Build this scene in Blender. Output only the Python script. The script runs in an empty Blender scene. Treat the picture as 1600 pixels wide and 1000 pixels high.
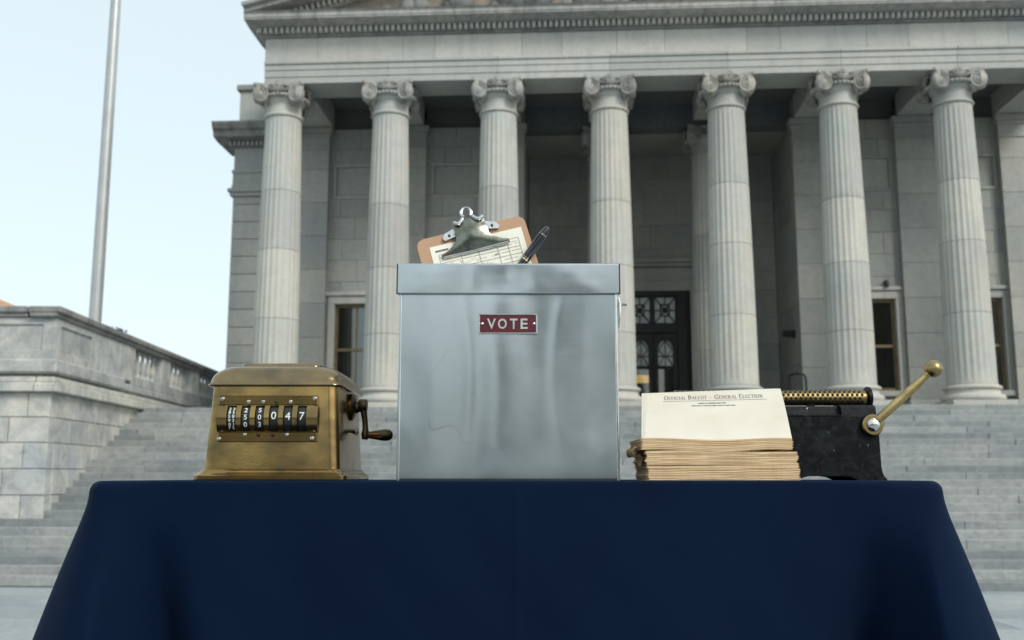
import bpy, math, random
from mathutils import Vector, Matrix
random.seed(7)
R = math.radians
S = bpy.context.scene
COL = S.collection

# ------------------------------------------------------------------ camera, sky, sun, exposure
EYE = 1.875
cam_d = bpy.data.cameras.new('camera')
cam = bpy.data.objects.new('camera', cam_d); COL.objects.link(cam)
cam.location = (0, 0, EYE)
cam.rotation_euler = (R(90 + 8.885), 0, 0)
cam_d.sensor_width = 36.0
cam_d.lens = 36.0 * 1561 / 1600
cam_d.clip_start = 0.05; cam_d.clip_end = 3000
cam_d.dof.use_dof = True
cam_d.dof.focus_distance = 1.53
cam_d.dof.aperture_fstop = 8.5
S.camera = cam

SUN_ELEV, SUN_AZ = R(38), R(140)      # azimuth clockwise from +Y: behind the camera, to the right
W = bpy.data.worlds.new('World'); S.world = W; W.use_nodes = True
wn = W.node_tree.nodes; wl = W.node_tree.links
sky = wn.new('ShaderNodeTexSky'); sky.sky_type = 'NISHITA'; sky.sun_disc = False
sky.sun_elevation = SUN_ELEV; sky.sun_rotation = SUN_AZ
sky.air_density = 1.0; sky.dust_density = 2.5; sky.ozone_density = 1.0
veil = wn.new('ShaderNodeMix'); veil.data_type = 'RGBA'      # thin even cloud over a clear sky
veil.inputs[0].default_value = 0.60
veil.inputs[7].default_value = (7.5, 8.45, 8.35, 1)
wl.new(sky.outputs[0], veil.inputs[6])
wl.new(veil.outputs[2], wn['Background'].inputs[0])
wn['Background'].inputs[1].default_value = 0.10

sun_d = bpy.data.lights.new('sun', 'SUN'); sun = bpy.data.objects.new('sun', sun_d); COL.objects.link(sun)
sun_d.energy = 1.5; sun_d.angle = R(20); sun_d.color = (1.0, 0.955, 0.88)
sd = Vector((math.sin(SUN_AZ) * math.cos(SUN_ELEV), math.cos(SUN_AZ) * math.cos(SUN_ELEV), math.sin(SUN_ELEV)))
sun.rotation_euler = sd.to_track_quat('Z', 'Y').to_euler()
sun.location = (8, -8, 12)

S.view_settings.view_transform = 'Standard'; S.view_settings.look = 'None'
S.view_settings.exposure = 0.58; S.view_settings.gamma = 1.0
S.view_settings.use_curve_mapping = False

# ------------------------------------------------------------------ mesh helpers
class MB:
    def __init__(self): self.v = []; self.f = []; self.m = []
    def add(self, vs, fs, M=None, mi=0):
        o = len(self.v)
        self.v += [tuple(M @ Vector(p)) for p in vs] if M is not None else [tuple(p) for p in vs]
        self.f += [tuple(i + o for i in f) for f in fs]; self.m += [mi] * len(fs)
        return self
    def box(self, x0, x1, y0, y1, z0, z1, M=None, mi=0):
        vs = [(x0,y0,z0),(x1,y0,z0),(x1,y1,z0),(x0,y1,z0),(x0,y0,z1),(x1,y0,z1),(x1,y1,z1),(x0,y1,z1)]
        return self.add(vs, [(0,3,2,1),(4,5,6,7),(0,1,5,4),(1,2,6,5),(2,3,7,6),(3,0,4,7)], M, mi)
    def cbox(self, x0, x1, y0, y1, z0, z1, b=.004, M=None, mi=0):
        vs = []; idx = {}
        X, Y, Z = (x0, x1), (y0, y1), (z0, z1)
        for i in (0,1):
            for j in (0,1):
                for k in (0,1):
                    sx, sy, sz = (b if i == 0 else -b), (b if j == 0 else -b), (b if k == 0 else -b)
                    idx[i,j,k,'x'] = len(vs); vs.append((X[i], Y[j]+sy, Z[k]+sz))
                    idx[i,j,k,'y'] = len(vs); vs.append((X[i]+sx, Y[j], Z[k]+sz))
                    idx[i,j,k,'z'] = len(vs); vs.append((X[i]+sx, Y[j]+sy, Z[k]))
        g = lambda i,j,k,a: idx[i,j,k,a]
        fs = []
        fs.append((g(0,0,0,'x'),g(0,0,1,'x'),g(0,1,1,'x'),g(0,1,0,'x')))
        fs.append((g(1,0,0,'x'),g(1,1,0,'x'),g(1,1,1,'x'),g(1,0,1,'x')))
        fs.append((g(0,0,0,'y'),g(1,0,0,'y'),g(1,0,1,'y'),g(0,0,1,'y')))
        fs.append((g(0,1,0,'y'),g(0,1,1,'y'),g(1,1,1,'y'),g(1,1,0,'y')))
        fs.append((g(0,0,0,'z'),g(0,1,0,'z'),g(1,1,0,'z'),g(1,0,0,'z')))
        fs.append((g(0,0,1,'z'),g(1,0,1,'z'),g(1,1,1,'z'),g(0,1,1,'z')))
        for i in (0,1):
            for j in (0,1):
                q = (g(i,j,0,'x'),g(i,j,1,'x'),g(i,j,1,'y'),g(i,j,0,'y'))
                fs.append(q if (i ^ j) else q[::-1])
                q = (g(i,0,j,'x'),g(i,1,j,'x'),g(i,1,j,'z'),g(i,0,j,'z'))
                fs.append(q[::-1] if (i ^ j) else q)
                q = (g(0,i,j,'y'),g(1,i,j,'y'),g(1,i,j,'z'),g(0,i,j,'z'))
                fs.append(q if (i ^ j) else q[::-1])
                for k in (0,1):
                    t = (g(i,j,k,'x'),g(i,j,k,'y'),g(i,j,k,'z'))
                    fs.append(t if ((i + j + k) % 2 == 0) else t[::-1])
        return self.add(vs, fs, M, mi)
    def grid(self, fn, nu, nv, closed=False, M=None, mi=0, flip=False):
        vs = [fn(i / (nu if closed else nu - 1), j / (nv - 1)) for j in range(nv) for i in range(nu)]
        fs = []
        for j in range(nv - 1):
            for i in range(nu if closed else nu - 1):
                a, b = j*nu + i, j*nu + (i+1) % nu
                q = (a, b, b + nu, a + nu)
                fs.append(q[::-1] if flip else q)
        return self.add(vs, fs, M, mi)
    def lathe(self, prof, n=24, M=None, mi=0, cap=True):
        vs = []; fs = []
        for r, z in prof:
            for i in range(n):
                a = 2*math.pi*i/n; vs.append((r*math.cos(a), r*math.sin(a), z))
        for j in range(len(prof)-1):
            for i in range(n):
                a, b = j*n+i, j*n+(i+1) % n
                fs.append((a, b, b+n, a+n))
        if cap:
            fs.append(tuple(range(n))[::-1]); fs.append(tuple((len(prof)-1)*n+i for i in range(n)))
        return self.add(vs, fs, M, mi)
    def tube(self, pts, rad, n=10, M=None, mi=0, flat=1.0):
        pts = [Vector(p) for p in pts]; vs = []; fs = []; prev = None
        for k, p in enumerate(pts):
            t = (pts[min(k+1, len(pts)-1)] - pts[max(k-1, 0)]).normalized()
            if prev is None:
                ref = Vector((0,0,1)) if abs(t.z) < .9 else Vector((1,0,0))
                s = t.cross(ref).normalized()
            else: s = (prev - t*prev.dot(t)).normalized()
            prev = s; u = s.cross(t)
            r = rad[k] if isinstance(rad, (list, tuple)) else rad
            for i in range(n):
                a = 2*math.pi*i/n; vs.append(p + s*math.cos(a)*r + u*math.sin(a)*r*flat)
        for k in range(len(pts)-1):
            for i in range(n):
                a, b = k*n+i, k*n+(i+1) % n
                fs.append((a, a+n, b+n, b))
        fs.append(tuple(range(n))); fs.append(tuple((len(pts)-1)*n+i for i in range(n))[::-1])
        return self.add(vs, fs, M, mi)
    def prism(self, poly, h0, h1, M=None, mi=0):
        """poly in local XY, extruded along Z"""
        n = len(poly)
        vs = [(x, y, h0) for x, y in poly] + [(x, y, h1) for x, y in poly]
        fs = [tuple(range(n))[::-1], tuple(range(n, 2*n))] + [(i, (i+1) % n, n+(i+1) % n, n+i) for i in range(n)]
        return self.add(vs, fs, M, mi)
    def sphere(self, c, r, n=20, m=12, sz=1.0, M=None, mi=0):
        prof = [(max(1e-5, r*math.sin(math.pi*j/m)), c[2] - r*sz*math.cos(math.pi*j/m)) for j in range(m+1)]
        T = Matrix.Translation((c[0], c[1], 0)); 
        return self.lathe(prof, n, (M @ T) if M is not None else T, mi, cap=False)
    def mesh(self, name, mats, smooth=True, ang=38):
        me = bpy.data.meshes.new(name); me.from_pydata(self.v, [], self.f)
        for m in (mats if isinstance(mats, (list, tuple)) else [mats]): me.materials.append(m)
        if any(self.m): me.polygons.foreach_set('material_index', self.m)
        if smooth:
            me.polygons.foreach_set('use_smooth', [True]*len(self.f))
            try: me.set_sharp_from_angle(angle=R(ang))
            except Exception: pass
        me.update(); return me
    def build(self, name, mats, parent=None, loc=None, rot=None, smooth=True, ang=38, kind=None):
        return obj(name, self.mesh(name, mats, smooth, ang), parent, loc, rot, kind)

def obj(name, me, parent=None, loc=None, rot=None, kind=None):
    o = bpy.data.objects.new(name, me); COL.objects.link(o)
    if parent is not None: o.parent = parent
    if loc is not None: o.location = loc
    if rot is not None: o.rotation_euler = rot
    if kind: o['kind'] = kind
    return o
def empty(name, loc=(0,0,0), rz=0, parent=None):
    o = bpy.data.objects.new(name, None); COL.objects.link(o); o.location = loc; o.rotation_euler = (0,0,rz)
    o.empty_display_size = .1
    if parent is not None: o.parent = parent
    return o
def tag(o, label, cat, group=None, kind=None):
    o['label'] = label; o['category'] = cat
    if group: o['group'] = group
    if kind: o['kind'] = kind
    return o
def copy_tree(o, parent=None):
    c = o.copy(); COL.objects.link(c); c.parent = parent
    for ch in list(o.children): copy_tree(ch, c)
    return c
def frame_m(o, x, y, z):
    """matrix with origin o and axes x, y, z"""
    return Matrix(((x[0],y[0],z[0],o[0]),(x[1],y[1],z[1],o[1]),(x[2],y[2],z[2],o[2]),(0,0,0,1)))
T = Matrix.Translation
AX_X = Matrix.Rotation(R(90), 4, 'Y')      # local z -> world +x
AX_YN = Matrix.Rotation(R(90), 4, 'X')     # local z -> world -y (towards the camera)

def text_geo(s, size=1.0, bold=0.0, align='CENTER'):
    cu = bpy.data.curves.new('lettering', 'FONT'); cu.body = s; cu.size = size; cu.offset = bold
    cu.align_x = align; cu.align_y = 'CENTER'; cu.resolution_u = 3
    o = bpy.data.objects.new('lettering', cu); COL.objects.link(o)
    dg = bpy.context.evaluated_depsgraph_get()
    me = bpy.data.meshes.new_from_object(o.evaluated_get(dg))
    vs = [tuple(v.co) for v in me.vertices]; fs = [tuple(p.vertices) for p in me.polygons]
    bpy.data.objects.remove(o); bpy.data.curves.remove(cu); bpy.data.meshes.remove(me)
    return vs, fs

def subdiv(geo, n=3):
    import bmesh
    bm = bmesh.new(); V = [bm.verts.new(v) for v in geo[0]]
    for f in geo[1]:
        try: bm.faces.new([V[i] for i in f])
        except ValueError: pass
    bmesh.ops.triangulate(bm, faces=bm.faces[:])
    ys = [v.co.y for v in bm.verts]; y0, y1 = min(ys), max(ys)
    for k in range(1, 12):
        y = y0 + (y1-y0)*k/12
        bmesh.ops.bisect_plane(bm, geom=bm.verts[:]+bm.edges[:]+bm.faces[:], plane_co=(0,y,0), plane_no=(0,1,0))
    bm.verts.index_update()
    out = ([tuple(v.co) for v in bm.verts], [tuple(v.index for v in f.verts) for f in bm.faces]); bm.free(); return out

# ------------------------------------------------------------------ material helpers
class NT:
    def __init__(self, name):
        self.mat = bpy.data.materials.new(name); self.mat.use_nodes = True
        self.n = self.mat.node_tree.nodes; self.l = self.mat.node_tree.links
        self.p = self.n['Principled BSDF']
    def new(self, t, **kw):
        x = self.n.new(t)
        for k, v in kw.items(): setattr(x, k, v)
        return x
    def link(self, a, b): self.l.new(a, b)
    def coord(self, world=True):
        return self.new('ShaderNodeNewGeometry').outputs['Position'] if world else self.new('ShaderNodeTexCoord').outputs['Object']
    def mapping(self, src, scale=(1,1,1), loc=(0,0,0), rot=(0,0,0)):
        m = self.new('ShaderNodeMapping'); m.inputs['Scale'].default_value = scale
        m.inputs['Location'].default_value = loc; m.inputs['Rotation'].default_value = rot
        self.link(src, m.inputs['Vector']); return m.outputs[0]
    def noise(self, src, scale, detail=3, rough=.55, dist=0.0):
        x = self.new('ShaderNodeTexNoise'); x.inputs['Scale'].default_value = scale
        x.inputs['Detail'].default_value = detail; x.inputs['Roughness'].default_value = rough
        x.inputs['Distortion'].default_value = dist
        self.link(src, x.inputs['Vector']); return x.outputs['Fac']
    def ramp(self, src, stops):
        x = self.new('ShaderNodeValToRGB'); e = x.color_ramp.elements
        while len(e) < len(stops): e.new(.5)
        for k, (pos, c) in enumerate(stops):
            e[k].position = pos; e[k].color = (c, c, c, 1) if isinstance(c, (int, float)) else (*c, 1)
        self.link(src, x.inputs[0]); return x.outputs[0]
    def mix(self, fac, a, b, mode='MIX'):
        x = self.new('ShaderNodeMix', data_type='RGBA', blend_type=mode)
        for sock, val in ((x.inputs[0], fac), (x.inputs[6], a), (x.inputs[7], b)):
            if isinstance(val, (int, float)): sock.default_value = val
            elif isinstance(val, tuple): sock.default_value = (*val, 1) if len(val) == 3 else val
            else: self.link(val, sock)
        return x.outputs[2]
    def math(self, op, a, b=0.0):
        x = self.new('ShaderNodeMath', operation=op)
        for i, val in enumerate((a, b)):
            if isinstance(val, (int, float)): x.inputs[i].default_value = val
            else: self.link(val, x.inputs[i])
        return x.outputs[0]
    def bump(self, h, strength=.2, dist=.01):
        b = self.new('ShaderNodeBump'); b.inputs['Strength'].default_value = strength
        b.inputs['Distance'].default_value = dist; self.link(h, b.inputs['Height'])
        self.link(b.outputs[0], self.p.inputs['Normal'])
    def random(self): return self.new('ShaderNodeObjectInfo').outputs['Random']
    def set(self, **kw):
        for k, v in kw.items():
            s = self.p.inputs[k.replace('_', ' ')]
            if isinstance(v, (int, float)): s.default_value = v
            elif isinstance(v, tuple): s.default_value = (*v, 1) if len(v) == 3 else v
            else: self.link(v, s)
        return self.mat

def stone(name, warm, cool, dark, stain=.35, rnd=.35, streak=True, grain=1.0, mottle=.35, patch=0):
    t = NT(name); pos = t.coord()
    big = t.noise(pos, .55, 4, .6, .4)
    c = t.mix(t.ramp(big, [(.35, 0), (.65, 1)]), warm, cool)
    # each block has its own tone
    rv = t.random()
    c = t.mix(t.math('MULTIPLY', t.ramp(rv, [(0, 0), (.55, 0), (1, 1)]), rnd), c, tuple(x*.72 for x in cool))
    c = t.mix(t.math('MULTIPLY', t.ramp(rv, [(0, 1), (.45, 0), (1, 0)]), rnd), c, tuple(min(.6, x*1.18) for x in warm))
    vein = t.noise(t.mapping(pos, (1.2, 1.2, 3.0), rot=(0, .5, .3)), 1.6, 6, .65, 1.6)
    c = t.mix(t.ramp(vein, [(.46, 0), (.5, .22), (.54, 0)]), c, tuple(x*.6 for x in cool))
    if streak:
        st = t.noise(t.mapping(pos, (2.2, 2.2, .28)), 1.5, 5, .65)
        c = t.mix(t.math('MULTIPLY', t.ramp(st, [(.48, 0), (.72, 1)]), stain), c, dark)
    if patch:
        pn = t.noise(pos, 1.9, 5, .6, .8)
        c = t.mix(t.math('MULTIPLY', t.ramp(pn, [(.52,0),(.60,1)]), patch), c, tuple(min(.62, x*1.25) for x in warm))
        c = t.mix(t.math('MULTIPLY', t.ramp(pn, [(.38,1),(.46,0)]), patch), c, dark)
    mot = t.noise(pos, 6.5*grain, 5, .7)
    c = t.mix(t.math('MULTIPLY', t.ramp(mot, [(.42, 0), (.68, 1)]), mottle), c, tuple(x*.8 for x in dark))
    t.bump(t.noise(pos, 24*grain, 6, .7), .25, .01)
    return t.set(Base_Color=c, Roughness=.78)

M_MARBLE = stone('pale_marble', (.47,.46,.42), (.415,.435,.425), (.26,.265,.255), .4, .75, mottle=.2)
M_COLUMN = stone('column_marble', (.47,.455,.405), (.41,.43,.415), (.27,.265,.24), .4, .55, grain=.35, mottle=.18)
M_CAPITAL = stone('carved_marble', (.43,.41,.36), (.36,.375,.37), (.13,.12,.10), .7, .2, grain=.5, mottle=.6)
M_WALL = stone('wall_marble', (.40,.39,.35), (.32,.345,.34), (.23,.24,.235), .3, .4, mottle=.25)
M_STEP = stone('step_granite', (.30,.315,.31), (.205,.235,.245), (.10,.11,.11), .3, .65, streak=False, patch=.18)
M_CHEEK = stone('weathered_stone', (.52,.50,.445), (.385,.415,.43), (.19,.21,.22), .45, .6, grain=.6, patch=.35)
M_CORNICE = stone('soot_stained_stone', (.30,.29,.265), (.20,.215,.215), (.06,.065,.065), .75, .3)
M_CORONA = stone('rain_washed_stone', (.42,.40,.37), (.31,.33,.33), (.10,.10,.095), .6, .5)
M_PAVE = stone('plaza_slab', (.34,.37,.37), (.27,.31,.335), (.19,.21,.22), .2, .4, streak=False)
M_TYMP = stone('rusty_stone', (.36,.30,.24), (.27,.24,.20), (.15,.12,.09), .5, .3)
M_SHADE = stone('shade_darkened_stone', (.17,.18,.175), (.13,.145,.15), (.08,.09,.09), .3, .2)  # stone colour lowered to deepen the shade under the portico ceiling
M_JOINT = NT('mortar').set(Base_Color=(.12,.12,.115), Roughness=.95)

def simple(name, col, rough=.5, metal=0.0, var=.25, scale=40, bump=.1, **kw):
    t = NT(name); pos = t.coord(False)
    n = t.noise(pos, scale, 4, .6)
    c = t.mix(t.ramp(n, [(.3, 0), (.7, 1)]), tuple(x*(1-var) for x in col), tuple(min(1, x*(1+var)) for x in col))
    if bump: t.bump(t.noise(pos, scale*4, 4, .6), bump, .002)
    return t.set(Base_Color=c, Roughness=rough, Metallic=metal, **kw)

M_BRONZE = simple('window_bronze', (.20,.155,.085), .45, .5, .3, 6)
M_DARKDOOR = simple('dark_door_bronze', (.012,.014,.014), .45, .2, .4, 6)
M_BLACK = simple('black_paint', (.012,.012,.013), .45, 0, .3, 20)
M_DIM = simple('unlit_interior', (.02,.022,.022), .9, 0, .2, 3, 0)
M_SKYSHEET = simple('painted_sky_sheet', (.5,.53,.5), .9, 0, .1, 3, 0)  # pale tone of reflected sky, painted on a sheet behind the panes
M_SKYPANE = simple('painted_sky_pane', (.52,.57,.55), .3, 0, .2, 3, 0)  # pale colour stands in for sky reflected in the door glass

def glass():
    t = NT('window_glass'); n, l = t.n, t.l
    tr = t.new('ShaderNodeBsdfTransparent'); tr.inputs[0].default_value = (.75,.8,.8,1)
    gl = t.new('ShaderNodeBsdfGlossy'); gl.inputs['Roughness'].default_value = .03
    fr = t.new('ShaderNodeFresnel'); fr.inputs[0].default_value = 2.0
    mx = t.new('ShaderNodeMixShader'); l.new(fr.outputs[0], mx.inputs[0]); l.new(tr.outputs[0], mx.inputs[1]); l.new(gl.outputs[0], mx.inputs[2])
    n.remove(t.p); l.new(mx.outputs[0], n['Material Output'].inputs[0]); return t.mat
M_GLASS = glass()
def amber():
    t = NT('amber_glow'); n = t.noise(t.coord(False), 9, 3)
    return t.set(Base_Color=(.6,.3,.08), Emission_Color=t.mix(t.ramp(n, [(.3,0),(.7,1)]), (.9,.42,.06), (1,.66,.22)), Emission_Strength=.6, Roughness=.5)
M_AMBER = amber()

# ------------------------------------------------------------------ masonry helper
def block_mesh(w, d, h, j=.005, b=.008):
    """stone block: origin at the lower left front corner, front face towards -y"""
    m = MB()
    x0, x1, z0, z1 = j, w-j, j, h-j
    vs = [(x0,b,z0),(x1,b,z0),(x1,b,z1),(x0,b,z1),(x0+b,0,z0+b),(x1-b,0,z0+b),(x1-b,0,z1-b),(x0+b,0,z1-b),
          (x0,d,z0),(x1,d,z0),(x1,d,z1),(x0,d,z1)]
    fs = [(4,5,6,7),(0,1,5,4),(1,2,6,5),(2,3,7,6),(3,0,4,7),(0,8,9,1),(1,9,10,2),(2,10,11,3),(3,11,8,0),(8,11,10,9)]
    return m.add(vs, fs)
def subtract(iv, a, b):
    out = []
    for s, e in iv:
        if b <= s or a >= e: out.append((s, e)); continue
        if a > s: out.append((s, a))
        if b < e: out.append((b, e))
    return out
def masonry(parent, mat, x0, x1, zs, y, bw, depth=.12, openings=(), j=.0035, b=.006, jit=.004, name='stone_block', axis='x', sign=1):
    """courses of blocks; the front face looks to -y (axis x), or along x for side walls"""
    for k in range(len(zs)-1):
        za, zb = zs[k], zs[k+1]
        iv = [(x0, x1)]
        for (oa, ob, oz0, oz1) in openings:
            if min(zb, oz1) - max(za, oz0) > .4*(zb-za): iv = subtract(iv, oa, ob)
        for (s, e) in iv:
            if e - s < .05: continue
            n = max(1, round((e-s)/bw)); w0 = (e-s)/n
            cuts = [s] + [s + w0*(i + (.5 if (k % 2 and n > 1) else 0) + random.uniform(-.12, .12)) for i in range(0 if (k % 2 and n > 1) else 1, n)] + [e]
            for a, c in zip(cuts[:-1], cuts[1:]):
                if c - a < .04: continue
                me = block_mesh(c-a, depth, zb-za, j, b).mesh(name, mat, smooth=False)
                pr = random.uniform(-jit, jit)
                if axis == 'x': obj(name, me, parent, (a, y + pr, za))
                elif sign > 0: obj(name, me, parent, (y + pr, a, za), (0, 0, R(90)))     # faces +x
                else: obj(name, me, parent, (y + pr, c, za), (0, 0, R(-90)))             # faces -x

# ================================================================== GROUND
plaza = MB().box(-700, 700, -700, 900, -.5, -.03).build('plaza_ground', M_PAVE, smooth=False)
plaza['kind'] = 'structure'; plaza['label'] = 'pale stone plaza at the foot of the stairs'
slab_sizes = [block_mesh(1.8, .9, .06).mesh('paving_slab', M_PAVE, False)]
for row in range(9):
    y0 = 9.2 + row*.9
    for i in range(13):
        m = MB().cbox(.006, 1.794, .006, .894, -.06, 0, .006)
        o = m.build('paving_slab', M_PAVE, plaza, (-11.7 + i*1.8 + (.9 if row % 2 else 0), y0, random.uniform(-.003, .003)), smooth=False)
terr = MB().cbox(-6, 6, -14, 3.0, 0, 1.1, .03).build('terrace', M_PAVE, smooth=False)
terr['kind'] = 'structure'; terr['label'] = 'raised stone terrace carrying the table'

# unseen trees added behind the camera so the polished metal mirrors dark shapes
M_WOOD = stone('added_foliage', (.05,.075,.035), (.035,.06,.035), (.018,.028,.018), .3, .1, streak=False)
wd = MB()
def crown(x, y, h, r):
    n, mm_ = 12, 8; ph = random.uniform(0, 9)
    def f(u, v):
        a = 2*math.pi*u; b = math.pi*(v - .5)
        k = 1 + .22*math.sin(3*a+ph)*math.cos(2*b+ph) + .15*math.sin(7*a+5*b+ph)
        return (x + r*k*math.cos(a)*math.cos(b), y + r*k*math.sin(a)*math.cos(b), h*.52 + h*.48*math.sin(b)*k)
    wd.grid(f, n, mm_, closed=True); wd.tube([(x,y,0),(x,y,h*.4)], .35, 6)
for i in range(46):
    x = -92 + i*4 + random.uniform(-1.5,1.5)
    h = random.uniform(7, 10)
    if 1 < x < 9: h = 22
    elif -6 < x < 0: h = 2.5
    elif 8 < x < 14 or -16 < x < -9: h = random.uniform(9, 12)
    crown(x, -62 + random.uniform(-4,4), h, random.uniform(2.4, 3.4))
wo = wd.build('added_wood', M_WOOD); wo['kind'] = 'stuff'; wo['label'] = 'unseen dark trees added behind the camera for the metal to mirror'; wo['category'] = 'trees'

# ================================================================== CAPITOL BUILDING (local x along the facade, y into it)
ALPHA = R(3.2); D0 = 26.5
bld = empty('capitol_building', (0, D0, 0), -ALPHA)
tag(bld, 'grey marble columned government building with pediment behind the table', 'building')
COLS = [-6.42, -3.39, -.37, 2.69, 5.87, 8.89, 11.94, 14.98]
CX = 4.305
ZF, ZT = 3.6, 12.61

# portico floor
MB().box(-11.6, 20, -1.2, 6.6, 2.6, ZF).build('portico_floor', M_STEP, bld, smooth=False)
# ---- column
def drum_mesh(z0, z1, name='drum'):
    NF, K = 24, 6
    def rad(z):
        t = (z-4.2)/(11.72-4.2); return .61 - .118*(t**1.5)
    def fn(u, v):
        z = z0 + .004 + (z1 - z0 - .008)*v; r = rad(z)
        a = u*2*math.pi; ph = (u*NF) % 1.0
        dep = .024*max(0.0, math.sin(math.pi*min(1, max(0, (ph-.12)/.76))))**.7
        zz = z
        e0 = max(0, 1 - (z - 4.28)/.10) if z < 4.38 else 0
        e1 = max(0, 1 - (11.66 - z)/.10) if z > 11.56 else 0
        dep *= 1 - min(1, max(e0, e1))
        if v in (0.0, 1.0): r -= .006
        return ((r-dep)*math.cos(a), (r-dep)*math.sin(a), zz)
    m = MB(); nz = 9
    vs_t = [0, .004, .05, .1, .35, .65, .9, .95, .996, 1]
    n = NF*K
    vs = [fn(i/n, t) for t in vs_t for i in range(n)]
    fs = [(j*n+i, j*n+(i+1) % n, (j+1)*n+(i+1) % n, (j+1)*n+i) for j in range(len(vs_t)-1) for i in range(n)]
    fs.append(tuple(range(n))[::-1]); fs.append(tuple((len(vs_t)-1)*n+i for i in range(n)))
    m.add(vs, fs)
    return m.mesh(name, M_COLUMN, True, 30)
cuts_a = [4.2, 6.05, 7.95, 9.6, 11.72]; cuts_b = [4.2, 5.6, 7.4, 9.15, 11.72]
DR = [[drum_mesh(c[i], c[i+1]) for i in range(4)] for c in (cuts_a, cuts_b)]
m = MB().cbox(-.80, .80, -.80, .80, 3.602, 3.77, .012); ME_PLINTH = m.mesh('plinth', M_COLUMN, False)
prof = [(.70,3.77)]
for k in range(9):
    a = -math.pi/2 + math.pi*k/8; prof.append((.70 + .085*math.cos(a), 3.855 + .085*math.sin(a)))
prof += [(.69,3.95),(.655,3.99),(.65,4.03),(.675,4.06)]
for k in range(7):
    a = -math.pi/2 + math.pi*k/6; prof.append((.66 + .055*math.cos(a), 4.115 + .05*math.sin(a)))
prof += [(.635,4.175),(.63,4.2)]
ME_BASE = MB().lathe(prof, 48).mesh('base', M_COLUMN)
# necking with astragal rings
prof = [(.49,11.722),(.53,11.735),(.545,11.765),(.53,11.80),(.495,11.815),(.492,11.86),(.495,12.10),(.535,12.13),(.55,12.16),(.59,12.22),(.62,12.28),(.60,12.34),(.5,12.36)]
ME_NECK = MB().lathe(prof, 48).mesh('necking', M_COLUMN)
# capital: concave abacus, four angled volutes, shells and bosses
cap = MB()
def abacus_poly(hw, dip, horn):
    pts = []
    for s in range(4):
        a = s*math.pi/2
        for k in range(9):
            t = -1 + 2*k/8
            x, y = t*(hw-horn), -(hw - dip*(1 - t*t))
            pts.append((x*math.cos(a) - y*math.sin(a), x*math.sin(a) + y*math.cos(a)))
    return pts
cap.prism(abacus_poly(.70, .15, .05), 12.535, 12.606)
cap.prism(abacus_poly(.665, .15, .06), 12.47, 12.536)
cap.lathe([(.50,12.30),(.56,12.36),(.58,12.42),(.56,12.47)], 40)
for s in range(4):
    a = s*R(90) - R(90)
    e = Vector((math.cos(a), math.sin(a), 0)); w = Vector((-e.y, e.x, 0)); up = Vector((0,0,1))
    for q in (-1, 1):                       # two scrolls on each face, turned a little outwards at the corners
        nrm = (e*math.cos(R(10)) - w*q*math.sin(R(10))).normalized()
        sx_ = up.cross(nrm).normalized()
        F = frame_m(w*q*.495 + e*.64 + Vector((0,0,12.295)), sx_, up*1.14, nrm)
        pr = [(.20,-.16),(.212,-.06),(.212,-.012),(.195,.014),(.172,.010),(.166,-.016),(.135,-.016),(.13,.008),(.108,.012),(.102,-.010),(.076,-.008),(.072,.016),(.045,.034),(.01,.04)]
        cap.lathe(pr, 32, F, cap=True)
        pts = []
        for k in range(40):
            th = 2.1*2*math.pi*k/39; r = .195*(1 - k/39)**.9 + .028
            pts.append((r*math.cos(math.pi*.5 + q*th), r*math.sin(math.pi*.5 + q*th), .008))
        cap.tube(pts, [.026*(1-.5*k/39) for k in range(40)], 6, F)
        # channel sweeping from the scroll to the middle of the face
        cap.tube([w*q*.50 + e*.60 + Vector((0,0,12.55)), w*q*.34 + e*.58 + Vector((0,0,12.50)), w*q*.2 + e*.55 + Vector((0,0,12.42)), w*q*.1 + e*.55 + Vector((0,0,12.40))], [.05,.05,.04,.03], 8)
        cap.tube([w*q*.30 + e*.55 + Vector((0,0,12.20)), w*q*.40 + e*.50 + Vector((0,0,12.08)), w*q*.44 + e*.44 + Vector((0,0,12.02))], [.05,.045,.015], 8)
    cc = (e + w).normalized()
    cap.tube([cc*.80 + Vector((0,0,12.58)), cc*.84 + Vector((0,0,12.40)), cc*.80 + Vector((0,0,12.20)), cc*.70 + Vector((0,0,12.08))], [.09,.10,.10,.05], 8)
for s in range(4):
    a = s*R(90) - R(90)
    e = Vector((math.cos(a), math.sin(a), 0)); w = Vector((-e.y, e.x, 0))
    F = frame_m(e*.70 + Vector((0,0,12.53)), w, Vector((0,0,1)), e)
    cap.lathe([(.05,-.09),(.10,-.05),(.118,0),(.105,.035),(.065,.04),(.055,.025),(.045,.055),(.02,.065)], 16, F)    # boss
    for q in range(7):                                                                                    # palmette
        an = R(-72 + 24*q); cap.tube([(0,-.06,-.01),(.11*math.sin(an),-.06-.08*math.cos(an),.015),(.18*math.sin(an),-.05-.15*math.cos(an),-.005)], [.018,.024,.01], 6, F)
    for q in (-1, 1):                                                                                     # scrolls beside the boss
        cap.tube([(q*.08,-.02,0),(q*.17,.01,0),(q*.28,-.03,-.02)], [.03,.035,.02], 6, F)
    # egg moulding under the abacus
    for q in range(-2, 3):
        cap.sphere((q*.105, -.27, -.03 - .012*q*q), .058, 10, 6, 1.2, F)
ME_CAP = cap.mesh('capital', M_CAPITAL, True, 50)

def column(u, v, var):
    c = empty('column', (u, v, 0), 0, bld)
    obj('plinth', ME_PLINTH, c); obj('base', ME_BASE, c)
    for me in DR[var]: obj('drum', me, c, None, (0, 0, R(15*random.randint(0, 23))))
    obj('necking', ME_NECK, c); obj('capital', ME_CAP, c)
    return c
for i, u in enumerate(COLS): column(u, 0, i % 2)
for u in (2.69, 5.92): column(u, 4.0, 1)

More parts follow.
